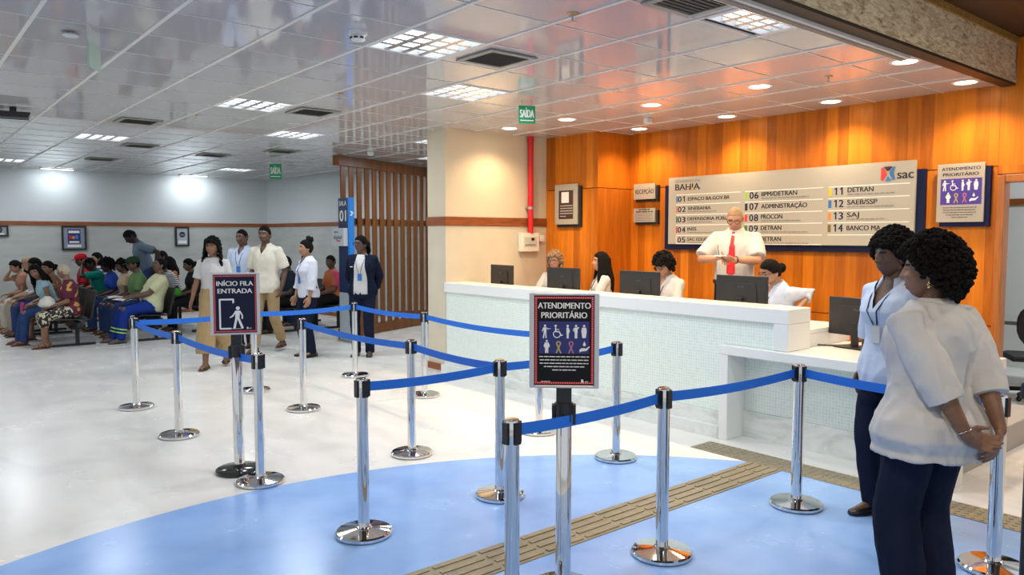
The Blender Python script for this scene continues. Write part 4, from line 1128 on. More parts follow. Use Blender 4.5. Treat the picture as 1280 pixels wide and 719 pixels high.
# ------------------------------------------------------------------ people
SK = {
 'dark': mat('skin dark', (0.105, 0.052, 0.032), rough=.42, var=.12, vscale=14),
 'deep': mat('skin deep', (0.045, 0.024, 0.016), rough=.5, var=.12, vscale=14),
 'brown': mat('skin brown', (0.21, 0.105, 0.06), rough=.45, var=.12, vscale=14),
 'tan': mat('skin tan', (0.36, 0.195, 0.12), rough=.5, var=.1, vscale=14),
 'light': mat('skin light', (0.43, 0.225, 0.145), rough=.5, var=.1, vscale=14),
}
LIPS = {'dark': mat('lips dark', (.13, .04, .04), rough=.4), 'deep': mat('lips deep', (.08, .03, .03), rough=.4), 'brown': mat('lips brown', (.26, .07, .07), rough=.4),
        'tan': mat('lips tan', (.40, .12, .11), rough=.4), 'light': mat('lips light', (.48, .16, .14), rough=.4)}
BROW = mat('brow hair', (.012, .009, .008), rough=.8)
BROWG = mat('grey brow hair', (.25, .2, .16), rough=.8)
HAIR = {'black': mat('black hair', (.006, .005, .005), rough=.85, bump=.8, bscale=90, spec=.15), 'brown': mat('brown hair', (.05, .025, .012), rough=.55, bump=.6, bscale=60),
        'blond': mat('grey blond hair', (.24, .15, .08), rough=.6, bump=.6, bscale=60), 'white': mat('cropped white blond hair', (.42, .36, .27), rough=.7, bump=.6, bscale=80),
        'grey': mat('sandy grey hair', (.30, .20, .12), rough=.7, bump=.5, bscale=80)}
LEATHER = mat('black leather', (.012, .011, .011), rough=.25)
SANDAL = mat('brown sandal leather', (.10, .045, .02), rough=.5)
GLASSF = mat('glasses frame', (.01, .01, .012), rough=.3)
LANY = mat('navy lanyard', (.02, .03, .10), rough=.6)

def sstep(a, b, x):
    t = min(1, max(0, (x - a) / (b - a))); return t * t * (3 - 2 * t)
def hpt(d, male=False):
    """head surface point for a unit direction; face towards +Y, centre at eye-ish height"""
    x, y, z = .0735 * d.x, .096 * d.y, .118 * d.z
    fr = max(0.0, d.y)
    if z < 0:
        t = -z / .118
        x *= 1 - (.26 if male else .33) * t ** 2
        if d.y < 0: y *= 1 - .42 * t
        else: y *= 1 + .10 * t * fr
    else:
        x *= 1.0 + .05 * (z / .118); y *= 1.02
    if fr > .2:
        # nose
        if -.040 < z < .026:
            pr = (.026 - z) / .050 if z > -.024 else max(0, (z + .040) / .016)
            sg = .0105 + .006 * max(0, (.01 - z) / .03)
            y += .022 * pr * math.exp(-(x / sg) ** 2)
        y -= .0115 * math.exp(-((abs(x) - .031) / .017) ** 2 - ((z - .010) / .013) ** 2)
        y += .0045 * math.exp(-((abs(x) - .028) / .024) ** 2 - ((z - .035) / .009) ** 2)
        lw = math.exp(-(x / .023) ** 4)
        y += .0085 * lw * (math.exp(-((z + .056) / .006) ** 2) + math.exp(-((z + .071) / .0075) ** 2)) - .003 * lw * math.exp(-((z + .0633) / .0025) ** 2)
        y += .008 * math.exp(-(x / .026) ** 2 - ((z + .102) / .02) ** 2)
        y += .004 * math.exp(-((abs(x) - .042) / .02) ** 2 - ((z + .022) / .022) ** 2)
    return V((x, y, z))
def sphere_dirs(nu, nv):
    rows = []
    for k in range(nv):
        la = -PI / 2 + PI * (k + .5) / nv
        r = []
        for i in range(nu):
            u = -PI + 2 * PI * i / nu; lo = u - .42 * math.sin(u)          # denser at the face
            r.append(V((math.sin(lo) * math.cos(la), math.cos(lo) * math.cos(la), math.sin(la))))
        rows.append(r)
    return rows
def add_head(g, c, M, male, nu, nv):
    D = sphere_dirs(nu, nv); P = [[hpt(d, male) for d in r] for r in D]
    n = nu; vs = [c + M @ p for r in P for p in r]; fs = []; ms = []
    for k in range(nv - 1):
        for i in range(n):
            j = (i + 1) % n
            q = (P[k][i] + P[k][j] + P[k + 1][i] + P[k + 1][j]) / 4; mi = 0
            if q.y > .055:
                if abs(q.x) < .0255 * (1 - .0) and -.0795 < q.z < -.050: mi = 1
                elif .012 < abs(q.x) < .047 and .0285 < q.z < .0385: mi = 2
            fs.append((k * n + i, k * n + j, (k + 1) * n + j, (k + 1) * n + i)); ms.append(mi)
    fs.append(tuple(reversed(range(n)))); ms.append(0)
    fs.append(tuple((nv - 1) * n + i for i in range(n))); ms.append(0)
    o = len(g.v); g.v += [tuple(p) for p in vs]; g.f += [tuple(i + o for i in f) for f in fs]; g.m += ms
    for s in (-1, 1):
        Me = M @ Matrix.Rotation(s * .35, 3, 'Z')
        g.ell(c + M @ V((s * .076, -.008, -.004)), (.009, .020, .032), Me, nu=10, nv=7)
        g.ell(c + M @ V((s * .078, -.006, -.026)), (.007, .011, .012), Me, nu=8, nv=5)
def hairline(a, style):
    """height of the hairline around the head, a = 0 front .. pi back"""
    k = [(0, .066), (.75, .060), (1.1, .040), (1.4, -.004), (1.62, -.006), (1.9, -.045), (PI, -.075)]
    if style == 'bald': k = [(0, .2), (1.2, .2), (1.5, .03), (1.7, .02), (2.0, .035), (PI, .03)]
    if style == 'fringe': k = [(0, .040), (.75, .038), (1.1, .020), (1.4, -.03), (1.62, -.04), (1.9, -.06), (PI, -.08)]
    for (a0, z0), (a1, z1) in zip(k[:-1], k[1:]):
        if a <= a1: return z0 + (z1 - z0) * (a - a0) / (a1 - a0)
    return k[-1][1]
def hair_shell(g, c, M, style, th, male, nu=36, nv=26, rough=0.0, seed=0, up=0.0):
    rows = []
    for r in sphere_dirs(nu, nv):
        row = []
        for d in r:
            p = hpt(d, male); a = abs(math.atan2(d.x, d.y)); h = hairline(a, style)
            if style == 'bald': m = sstep(h - .012, h + .008, p.z) * (1 - sstep(.055, .075, p.z)) * sstep(1.2, 1.5, a)
            else: m = sstep(h - .008, h + .008, p.z)
            e = th * m - .006 * (1 - m)
            if th > .03: e *= (.62 + .38 * sstep(.75, -.3, d.y)) if m > .5 else 1
            if rough: e += m * rough * noise.noise(d * 5 + V((seed, 0, 0)))
            q = p + d * e; q.z += up * m * max(0, d.z)
            row.append(c + M @ q)
        rows.append(row)
    g.rings(rows)
def curls(g, c, M, style, th, rad, n, seed, male=False, sq=1.0):
    r = random.Random(seed)
    k = 0
    while k < n:
        d = V((r.gauss(0, 1), r.gauss(0, 1), r.gauss(0, 1))).normalized()
        p = hpt(d, male); a = abs(math.atan2(d.x, d.y))
        if p.z < hairline(a, style) - .005: continue
        k += 1
        q = p + d * (th * r.uniform(.72, 1.05) * (.62 + .38 * sstep(.75, -.3, d.y))); q.z *= sq
        s = rad * r.uniform(.7, 1.25); g.ell(c + M @ q, (s, s, s * .9), M, nu=7, nv=5)

def ik(a, t, l1, l2, pole):
    d = t - a; L_ = min(d.length, (l1 + l2) * .998); d.normalize()
    x = (l1 * l1 - l2 * l2 + L_ * L_) / (2 * L_); h = math.sqrt(max(0, l1 * l1 - x * x))
    p = pole - d * pole.dot(d); p.normalize()
    return a + d * x + p * h, a + d * L_

def add_hand(g, w, d, n, side, curl=.5, detail=1, spread=1.0, thumb=.6):
    """w wrist, d finger direction, n palm normal; side = +1 right, -1 left. Palm, four unequal fingers, thumb from the palm's side."""
    d = d.normalized(); n = (n - d * n.dot(d)).normalized(); t = d.cross(n) * side       # t points to the thumb side
    sg = 8 if detail else 6
    R = []
    for u, hw, th in ((-.012, .022, .017), (.0, .025, .016), (.03, .038, .015), (.06, .042, .013), (.088, .041, .011), (.094, .036, .008)):
        R.append([w + d * u + t * (hw * math.cos(2 * PI * i / 12)) + n * (th * math.sin(2 * PI * i / 12)) for i in range(12)])
    g.rings(R)
    for k, (o, L_, r) in enumerate(((.030, .074, .0085), (.0105, .082, .009), (-.0095, .077, .0085), (-.029, .060, .0075))):
        b = w + d * .086 + t * o * spread
        ang = curl * (.75 + .12 * k); pts = [b - d * .012]; dirc = d
        p = b
        for s_, (fr, an) in enumerate(((.46, ang * .8), (.30, ang * 1.0), (.24, ang * .7))):
            pts.append(p.copy())
            dirc = (dirc * math.cos(an) + (n) * math.sin(an)).normalized()
            nn = n - dirc * n.dot(dirc); n2 = nn.normalized() if nn.length > 1e-4 else n
            p = p + dirc * L_ * fr
            # advance the normal with the bend
            dd = dirc
            dirc = dd
        pts.append(p)
        g.tube(pts, [r * 1.05, r * 1.05, r, r * .92, r * .78], sg, ref=tuple(t))
    b = w + d * .022 + t * .028
    e1 = (d * .72 + t * .62 + n * .25 * thumb).normalized(); e2 = (d * .93 + t * .2 + n * .35 * thumb).normalized()
    g.tube([b - t * .012, b, b + e1 * .034, b + e1 * .034 + e2 * .030, b + e1 * .034 + e2 * .052], [.012, .0125, .0105, .0095, .0075], sg, ref=tuple(n))

TOR_F = [(-.10, .120, .090, 0), (-.04, .165, .115, -.01), (.03, .172, .118, -.012), (.10, .150, .105, 0), (.17, .132, .098, .005), (.25, .138, .102, .008), (.33, .150, .118, .016), (.40, .158, .110, .006), (.455, .150, .085, -.004), (.50, .105, .066, -.006), (.535, .060, .056, -.004)]
TOR_M = [(-.10, .125, .095, 0), (-.04, .160, .112, -.006), (.03, .162, .112, -.004), (.10, .152, .108, .004), (.17, .150, .108, .006), (.25, .160, .112, .006), (.33, .172, .120, .006), (.40, .178, .115, 0), (.455, .168, .090, -.004), (.50, .115, .070, -.006), (.535, .064, .060, -.004)]

PEOPLE = []
def person(label, x, y, az, z0=0.0, h=1.68, sex='f', skin='dark', pose='stand', detail=0, fat=1.0, belly=0.0, lean=0.0, side=0.0, twist=0.0, seat=.45,
           head=(0, 0), arms=None, legs=None, hair=None, hairs='black', top=None, bottom=None, shoes=None, glasses=False, collar=False, lanyard=None, brow=None, extra=None, group=None, bust=0.0, neck=None):
    """builds one figure; every length below is for a 1.70 m body and scaled by the root"""
    male = sex == 'm'; S = h / 1.70
    t = thing('person', label, 'person', (x, y, z0), -math.radians(az), group, S)
    sit = pose == 'sit'
    P = V((0, 0, (seat / S + .095) if sit else .93))
    M = Matrix.Rotation(-math.radians(twist), 3, 'Z') @ Matrix.Rotation(math.radians(side), 3, 'Y') @ Matrix.Rotation(-math.radians(lean), 3, 'X')
    sp = lambda u, ox=0, oy=0: P + M @ V((ox, oy, u))
    tor = TOR_M if male else TOR_F
    def ringpts(u, rx, ry, oy, n=20): 
        return [sp(u, rx * math.cos(2 * PI * i / n), oy + ry * math.sin(2 * PI * i / n) * (1.0)) for i in range(n)]
    def torso(g, inf, u0, u1, flare=0.0, shell=0.94):
        R = []; pts = sorted(set([u0, u1] + [q[0] for q in tor if u0 < q[0] < u1]))
        for u in pts:
            for a, b in zip(tor[:-1], tor[1:]):
                if a[0] <= u <= b[0]:
                    f = (u - a[0]) / (b[0] - a[0]); rx, ry, oy = [a[k] + (b[k] - a[k]) * f for k in (1, 2, 3)]; break
            else: rx, ry, oy = (tor[0][1:] if u < tor[0][0] else tor[-1][1:])
            w = math.exp(-((u - .14) / .13) ** 2); fx = 1 + (fat - 1) * (1 if u < .46 else .35)
            by = belly * w; bs = bust * math.exp(-((u - .33) / .06) ** 2)
            fl = flare * max(0, (.12 - u) / .25)
            R.append(ringpts(u, rx * fx + inf + fl, ry * fx + inf + fl + by * .5 + bs * .5, oy + by * .5 + bs * .5))
        g.rings(R)
    def front(u, w=0.0):
        best = None
        tp = (top[0] if isinstance(top, list) else top) or {}
        inf = tp.get('inf', .013)
        for a, b in zip(tor[:-1], tor[1:]):
            if a[0] <= u <= b[0]:
                f = (u - a[0]) / (b[0] - a[0]); rx, ry, oy = [a[k] + (b[k] - a[k]) * f for k in (1, 2, 3)]; break
        else: rx, ry, oy = tor[0][1:]
        wb = math.exp(-((u - .14) / .13) ** 2); fx = 1 + (fat - 1) * (1 if u < .46 else .35)
        bs = bust * math.exp(-((u - .33) / .06) ** 2); by = belly * wb
        RY = ry * fx + inf + by * .5 + bs * .5; RX = rx * fx + inf
        return oy + by * .5 + bs * .5 + RY * math.sqrt(max(0.05, 1 - (w / RX) ** 2))
    # joints
    sw = (.172 if male else .150) * (1 + (fat - 1) * .6)
    arms = arms or {}
    SH, EL, WR, HD = {}, {}, {}, {}
    l1, l2 = (.285, .245) if male else (.27, .235)
    for s in (-1, 1):
        a = arms.get('R' if s > 0 else 'L', {})
        SH[s] = sp(.445, s * sw, -.005)
        dflt = (s * .06, .16, -.26) if sit else (s * .075, .03, -.50)
        if 'w' in a: tg = V(a['w'])
        elif sit: tg = V((s * .11, .30, P.z + .10))
        else: tg = SH[s] + V(dflt)
        pole = V(a.get('pole', (s * .5, -1, -.3)))
        EL[s], WR[s] = ik(SH[s], tg, l1, l2, pole)
        fd = (WR[s] - EL[s]).normalized()
        HD[s] = (V(a['hd']) if 'hd' in a else fd + V((0, .1, -.05)), V(a['pn']) if 'pn' in a else V((-s, .15, -.1)) if not sit else V((0, .1, -1)), a.get('curl', .45), a.get('thumb', .6))
    HP, KN, AN = {}, {}, {}
    legs = legs or {}
    for s in (-1, 1):
        HP[s] = P + V((s * .088 * (1 + (fat - 1) * .5), 0, -.01 if not sit else 0))
        lg = legs.get('R' if s > 0 else 'L')
        tg = V(lg) if lg else (V((s * .10, .42, .085)) if sit else V((s * .095, 0, .085)))
        KN[s], AN[s] = ik(HP[s], tg, .425, .425, V((s * .05, 1, .25 if not sit else 1.2)))
    fr = 1 + (fat - 1) * .7
    th0, th1, sh0, sh1 = .078 * fr, .056 * fr, .050 * fr, .036
    ua, fa, wr_ = (.047 if male else .041) * fr, (.039 if male else .034) * fr, (.028 if male else .024)
    HCn = sp(.585, 0, .012); Mh = M @ Matrix.Rotation(-math.radians(head[0]), 3, 'Z') @ Matrix.Rotation(-math.radians(head[1]), 3, 'X')
    HC = HCn + Mh @ V((0, .014, .072))
    # ---- body (one skin)
    g = G()
    torso(g, -.012, -.10, .40); torso(g, -.004, .36, .535)
    g.tube([sp(.44), sp(.52, 0, .0), HC + Mh @ V((0, -.02, -.045))], [.065, (.056 if male else .048) * (1 + (fat - 1) * .4), (.054 if male else .046) * (1 + (fat - 1) * .4)], 16)
    for s in (-1, 1):
        g.tube([sp(.43, s * sw * .5), SH[s], SH[s] + (EL[s] - SH[s]) * .5, EL[s]], [ua * .9, ua * 1.1, ua, ua * .82], 12)
        g.tube([EL[s], EL[s] + (WR[s] - EL[s]) * .3, WR[s]], [fa, fa * 1.04, wr_], 12)
        g.tube([HP[s], HP[s] + (KN[s] - HP[s]) * .5, KN[s]], [th0, th0 * .88, th1], 14)
        g.tube([KN[s], KN[s] + (AN[s] - KN[s]) * .33 + V((0, -.008, 0)), AN[s]], [th1 * .93, sh0 * 1.05, sh1], 14)
        A = AN[s]; yaw = V((s * .12, 1, 0)).normalized()
        g.tube([A + V((0, -.04, -.035)), A + V((0, 0, -.03)) + yaw * .03, A + yaw * .15 + V((0, 0, -.06))], [.034, .036, .022], 12)
    hand_in = detail >= 2
    if hand_in:
        for s in (-1, 1): add_hand(g, WR[s], HD[s][0], HD[s][1], s, HD[s][2], 1, 1.12, HD[s][3])
    me = remesh(g, (.0058 if detail >= 2 else .011 if detail == 1 else .016), 3 if detail >= 2 else 3, name='body')
    hg = G()
    if not hand_in:
        for s in (-1, 1): add_hand(hg, WR[s] + (EL[s] - WR[s]).normalized() * .006, HD[s][0], HD[s][1], s, HD[s][2], detail, 1.0, HD[s][3])
    nu, nv = ((72, 60) if detail >= 1 else (44, 36))
    add_head(hg, HC, Mh, male, nu, nv)
    # append the head (and hands) to the same mesh
    import bmesh
    bm = bmesh.new(); bm.from_mesh(me)
    hm = mesh_of(hg, 'head', True); fixn(hm); bm.from_mesh(hm); bm.to_mesh(me); bm.free(); bpy.data.meshes.remove(hm)
    me.polygons.foreach_set('use_smooth', [True] * len(me.polygons))
    bo = obj('body', me, [SK[skin], LIPS[skin], brow or BROW], t)
    for s in (-1, 1):
        global _eye
        if '_eye' not in globals():
            eg = G(); eg.ell((0, 0, 0), (.0125, .0125, .0125), nu=14, nv=10); _eye = mesh_of(eg, 'eye', True); fixn(_eye); _eye.materials.append(EYE)
        e = obj('eye', _eye, EYE, t); p = HC + Mh @ V((s * .031, .0668, .010))
        e.matrix_local = Matrix.Translation(p) @ Mh.to_4x4()
    if glasses:
        g = G()
        for s in (-1, 1):
            c = HC + Mh @ V((s * .033, .100, .008))
            g.tube([c + Mh @ V((.026 * math.cos(a_), -.004 * abs(math.cos(a_)), .020 * math.sin(a_))) for a_ in [2 * PI * i / 14 for i in range(15)]], .0028 if glasses != 'thick' else .004, 6)
            g.tube([c + Mh @ V((s * .026, -.004, .004)), HC + Mh @ V((s * .079, .03, .012)), HC + Mh @ V((s * .080, -.01, .006))], .0025, 6)
        g.tube([HC + Mh @ V((-.009, .104, .012)), HC + Mh @ V((.009, .104, .012))], .0025, 6)
        obj('glasses', g, GLASSF, t, smooth=True)
    vx = .0075 if detail >= 2 else .011 if detail == 1 else .016
    # ---- upper clothing
    def upper(nm, m, inf, u0, sleeve, flare=0.0, cuff=None, parent=t, u1=.525, loose=1.0):
        g = G(); torso(g, inf, u0, u1, flare)
        for s in (-1, 1):
            a_, b_, c_ = SH[s], EL[s], WR[s]; tot = l1 + l2; ln = sleeve * tot
            pts = [sp(.44, s * sw * .45), a_ + V((0, 0, .002))]; r = [.075 * fr, (ua + inf) * 1.12]
            if ln <= l1: pts += [a_ + (b_ - a_) * (ln / l1 * .5), a_ + (b_ - a_) * (ln / l1)]; r += [(ua + inf) * 1.08 * loose, (ua + inf) * 1.12 * loose]
            else:
                pts += [a_ + (b_ - a_) * .55, b_, b_ + (c_ - b_) * ((ln - l1) / l2)]
                r += [(ua + inf) * 1.02 * loose, (fa + inf) * 1.12 * loose, (fa * (.95 if ln < tot * .9 else .8) + inf) * loose]
            g.tube(pts, r, 16, ends=('round', 'flat'))
        me = remesh(g, vx, 4 if detail else 3, name=nm)
        if detail >= 1: wrinkle(me, .0125 if detail >= 2 else .008, x * 3 + y)
        if neck:
            import bmesh
            bm = bmesh.new(); bm.from_mesh(me); MT = M.transposed(); kill = []
            for sg_ in (-1, 1):
                near = [f_ for f_ in bm.faces if (MT @ (f_.calc_center_median() - P)).z > neck - .03 and (MT @ (f_.calc_center_median() - P)).y > 0]
                ge = list({e_ for f_ in near for e_ in f_.edges}) + list({v_ for f_ in near for v_ in f_.verts}) + near
                bmesh.ops.bisect_plane(bm, geom=ge, plane_co=P + M @ V((sg_ * .004, 0, neck)), plane_no=M @ V((sg_, 0, -.52)))
            for f_ in bm.faces:
                c_ = MT @ (f_.calc_center_median() - P)
                if c_.y > .0 and c_.z > neck - .008 and abs(c_.x) < (c_.z - neck) * .52 + .004: kill.append(f_)
            bmesh.ops.delete(bm, geom=kill, context='FACES'); bm.to_mesh(me); bm.free()
        o = obj(nm, me, m, parent)
        if cuff:
            for s in (-1, 1):
                a_, b_, c_ = SH[s], EL[s], WR[s]; ln = sleeve * (l1 + l2)
                if ln <= l1: q = a_ + (b_ - a_) * (ln / l1); dr = (b_ - a_).normalized(); rr = (ua + inf) * 1.12 * loose
                else: q = b_ + (c_ - b_) * ((ln - l1) / l2); dr = (c_ - b_).normalized(); rr = (fa * (.95 if ln < (l1 + l2) * .9 else .8) + inf) * loose
                g = G(); g.tube([q - dr * cuff, q - dr * cuff * .5, q + dr * .004], [rr + .010, rr + .013, rr + .009], 20, ends=('flat', 'flat')); obj('cuff', g, m, o, smooth=False, auto=True)
        if collar:
            g = G(); n = 26; R = []
            for lev, (rad, dz) in enumerate(((.060, .012), (.066, .052), (.071, .054), (.094, .005), (.090, .0))):
                R.append([sp(.505 + dz - .030 * max(0, math.sin(2 * PI * i / n)) ** 2 * (1 if lev < 3 else 1.5), rad * 1.02 * math.cos(2 * PI * i / n) * (1 + (fat - 1) * .3), -.004 + rad * math.sin(2 * PI * i / n) * (1 if math.sin(2 * PI * i / n) < .2 else 1.06)) for i in range(n)])
            if neck or collar == 'open':
                # turned down collar, open at the throat
                g = G(); R = []
                for i in range(25):
                    a_ = math.radians(90 + 34 + (360 - 68) * i / 24); sn, cs = math.sin(a_), math.cos(a_); fwd_ = max(0, sn)
                    col = []
                    for rad, dz in ((.060, .010), (.064, .046), (.069, .048), (.092 + .030 * fwd_, -.004 - .045 * fwd_), (.087 + .030 * fwd_, -.010 - .045 * fwd_)):
                        col.append(sp(.503 + dz - .030 * fwd_ ** 2, rad * 1.04 * cs * (1 + (fat - 1) * .3), -.004 + rad * sn))
                    R.append(col)
                g.rings(R)
            else: g.rings(R, caps=(False, False))
            obj('collar', g, m if collar in (True, 'open') else collar, o, smooth=True)
        return o
    topo = None
    if top:
        for tp in (top if isinstance(top, list) else [top]):
            topo = upper(tp.get('name', 'shirt'), tp['m'], tp.get('inf', .013), tp.get('hem', -.06), tp.get('sleeve', .45), tp.get('flare', 0), tp.get('cuff'), u1=tp.get('u1', .525), loose=tp.get('loose', 1.0))
    # ---- lower clothing
    if bottom:
        kd = bottom['kind']; m = bottom['m']; inf = bottom.get('inf', .014); g = G()
        if kd in ('trousers', 'shorts', 'skirt'):
            R = [sp(u) for u in ()]
            torso(g, inf * .9, -.10, bottom.get('waist', .12))
            L_ = bottom.get('len', 1.0)
            wide = bottom.get('wide', 1.0)
            for s in (-1, 1):
                a_, b_, c_ = HP[s], KN[s], AN[s]
                pts = [a_ + V((0, 0, .02)) if not sit else a_, a_ + (b_ - a_) * .5]; r = [th0 * 1.06 + inf, th0 * .95 + inf]
                if L_ > .5:
                    q = b_ + (c_ - b_) * min(1.0, (L_ - .5) * 2)
                    pts += [a_ + (b_ - a_) * .93, b_ + (c_ - b_) * .1, b_ + (q - b_) * .6, q + (V((0, 0, -.035)) if L_ >= 1 else V((0, 0, 0)))]
                    r += [(th1 + inf) * (1 + (wide - 1) * .6), (th1 + inf) * (1 + (wide - 1) * .7), (sh0 + inf) * wide, (sh1 + inf + .012) * wide]
                else:
                    pts += [a_ + (b_ - a_) * (L_ * 2)]; r += [th1 * 1.15 + inf]
                g.tube(pts, r, 16, ends=('round', 'flat'))
            if kd == 'skirt':
                n = 8
                for i in range(n + 1):
                    f = i / n * min(1, L_ * 2)
                    A = HP[-1] + (KN[-1] - HP[-1]) * f; B = HP[1] + (KN[1] - HP[1]) * f
                    g.tube([A, (A + B) / 2, B], th0 * .95 + inf - .01 * f, 12)
                if L_ > .5 :
                    for i in range(7):
                        f = (i + 1) / 7 * (L_ - .5) * 2
                        A = KN[-1] + (AN[-1] - KN[-1]) * f; B = KN[1] + (AN[1] - KN[1]) * f
                        g.tube([A, (A + B) / 2, B], (th1 + inf) * 1.15 * wide, 12)
        me = remesh(g, vx, 4 if detail else 3, name=kd)
        if detail >= 1: wrinkle(me, .006, x * 5 + 2)
        obj({'trousers': 'trousers', 'shorts': 'shorts', 'skirt': 'skirt'}[kd], me, m, t)
    # ---- shoes
    for s in (-1, 1):
        if not shoes: break
        A = AN[s]; yaw = math.atan2(-s * .12, 1); Ms = Matrix.Rotation(yaw, 3, 'Z'); o_ = V((A.x, A.y, A.z - .085))
        if shoes[0] == 'shoe':
            g = G(); R = []
            for yy, w, zt in ((-.078, .026, .06), (-.06, .036, .075), (-.01, .037, .082), (.04, .038, .068), (.09, .044, .050), (.13, .044, .042), (.165, .034, .034), (.182, .018, .024)):
                R.append([o_ + Ms @ V((w * math.cos(a_) if True else 0, yy, max(0.004, zt * .5 + zt * .5 * math.sin(a_)))) for a_ in [2 * PI * i / 14 for i in range(14)]])
            g.rings(R); sh = obj('shoe', g, shoes[1], t, smooth=True)
            g = G(); R = [[o_ + Ms @ V((w, yy, zz)) for yy, w in ((-.08, -.02), (-.08, .02), (0, .036), (.1, .045), (.17, .03), (.184, .0), (.17, -.03), (.1, -.045), (0, -.036))] for zz in (0.0, .010)]
            g.rings(R); obj('sole', g, BLACKM, sh)
        else:
            g = G(); R = [[o_ + Ms @ V((w, yy, zz)) for yy, w in ((-.08, -.02), (-.08, .02), (0, .036), (.1, .046), (.17, .032), (.186, .0), (.17, -.032), (.1, -.046), (0, -.036))] for zz in (0.0, .016)]
            g.rings(R); sh = obj('sandal', g, shoes[1], t)
            g = G()
            g.tube([o_ + Ms @ V((-.045, .08, .012)), o_ + Ms @ V((-.02, .09, .05)), o_ + Ms @ V((.02, .09, .05)), o_ + Ms @ V((.045, .08, .012))], .011, 8)
            g.tube([o_ + Ms @ V((-.04, -.04, .012)), o_ + Ms @ V((-.025, .02, .085)), o_ + Ms @ V((.025, .02, .085)), o_ + Ms @ V((.04, -.04, .012))], .009, 8)
            obj('strap', g, shoes[1], sh, smooth=True)
    # ---- hair
    if hair:
        kind = hair if isinstance(hair, str) else hair[0]; g = G(); hm = HAIR[hairs]; seed = int(abs(x * 100 + y * 37))
        if kind == 'short': hair_shell(g, HC, Mh, 'short', .009, male, rough=.003, seed=seed)
        elif kind == 'crop': hair_shell(g, HC, Mh, 'short', .004, male)
        elif kind == 'bald': hair_shell(g, HC, Mh, 'bald', .005, male, nu=56, nv=40)
        elif kind == 'afro':
            th = hair[1]; hair_shell(g, HC, Mh, 'short', th * .82, male, rough=th * .25, seed=seed)
            curls(g, HC, Mh, 'short', th, hair[2], hair[3], seed, male)
        elif kind == 'curly':
            th = hair[1]; st_ = 'short' if len(hair) > 2 else 'fringe'; hair_shell(g, HC, Mh, st_, th * .8, male, rough=th * .4, seed=seed); curls(g, HC, Mh, st_, th, .018, 170, seed, male)
            if len(hair) > 2:
                rr = random.Random(seed)
                for k in range(150 if hair[2] > .2 else 70):
                    a_ = rr.choice((-1, 1)) * rr.uniform(1.2, 3.1); q_ = rr.uniform(0, 1); wd = 1 + .55 * q_ if hair[2] > .2 else 1; p = V((math.sin(a_) * .09 * wd, (math.cos(a_) * .092 - .01) * (1 if a_ > 0 or True else 1) + (.03 * q_ if hair[2] > .2 else 0), .02 - hair[2] * q_))
                    g.ell(HC + Mh @ p, (.022, .022, .024), nu=7, nv=5)
        elif kind in ('long', 'tied', 'bun', 'pony'):
            hair_shell(g, HC, Mh, 'short', .014 if kind != 'long' else .018, male, rough=.004, seed=seed)
            if kind == 'long':
                rr = random.Random(seed)
                for k in range(26):
                    a_ = (k - 12.5) / 12.5 * 2.05 + PI; p0 = hpt(V((math.sin(a_), math.cos(a_), .35)).normalized()) * 1.1
                    q1 = HC + Mh @ V((math.sin(a_) * .092, math.cos(a_) * .10 - .01, -.06))
                    L_ = hair[1] * rr.uniform(.85, 1.05)
                    q2 = q1 + M @ V((math.sin(a_) * .05, -.035 if abs(a_ - PI) < 1.2 else .015, -L_ * .5)); q3 = q2 + M @ V((rr.uniform(-.012, .012), -.01, -L_ * .5))
                    g.tube([HC + Mh @ p0, q1, q2, q3], [.018, .022, .022, .008], 8)
            elif kind == 'bun':
                g.ell(HC + Mh @ V(hair[1]), (hair[2],) * 3, nu=14, nv=10); curls(g, HC + Mh @ V(hair[1]) - Mh @ V((0, 0, 0)), Mh @ Matrix.Scale(hair[2] / .1, 3), 'short', .01, .012, 40, seed)
            elif kind in ('tied', 'pony'):
                g.ell(HC + Mh @ V((0, -.115, .0)), (.045, .05, .05), nu=14, nv=10)
                if kind == 'pony': g.tube([HC + Mh @ V((0, -.12, .0)), HC + Mh @ V((.01, -.15, -.09)), HC + Mh @ V((.015, -.13, -.20))], [.035, .034, .010], 12)
        elif kind == 'cap': hair_shell(g, HC, Mh, 'short', .006, male)
        elif kind == 'locs':
            hair_shell(g, HC, Mh, 'short', .02, male, rough=.006, seed=seed); rr = random.Random(seed)
            for k in range(80):
                a_ = rr.uniform(-2.3, 2.3) + PI; la = rr.uniform(-.2, .9); d = V((math.sin(a_) * math.cos(la), math.cos(a_) * math.cos(la), math.sin(la)))
                p0 = hpt(d); q = p0 + d * .03; L_ = hair[1] * rr.uniform(.6, 1.05)
                g.tube([HC + Mh @ p0, HC + Mh @ q, HC + Mh @ (q + V((d.x * .05, d.y * .03, -L_ * .55))), HC + Mh @ (q + V((d.x * .055, d.y * .035, -L_)))], [.011, .013, .012, .008], 6)
        obj('hair', g, hm, t, smooth=True)
        if kind == 'cap':
            g = G(); R = []
            for zz, sc_ in ((.035, 1.10), (.07, 1.12), (.10, 1.02), (.125, .72), (.138, .3)):
                R.append([HC + Mh @ V((.0755 * sc_ * math.cos(2 * PI * i / 22), .098 * sc_ * math.sin(2 * PI * i / 22), zz)) for i in range(22)])
            g.rings(R); R = [[], []]
            for i in range(13):
                a_ = PI * i / 12; R[0].append(HC + Mh @ V((.078 * math.cos(a_), .07 + .105 * math.sin(a_), .046 - .018 * math.sin(a_)))); R[1].append(HC + Mh @ V((.078 * math.cos(a_), .07 + .105 * math.sin(a_), .040 - .018 * math.sin(a_))))
            g.rings(R); obj('cap', g, hair[1], t, auto=True)
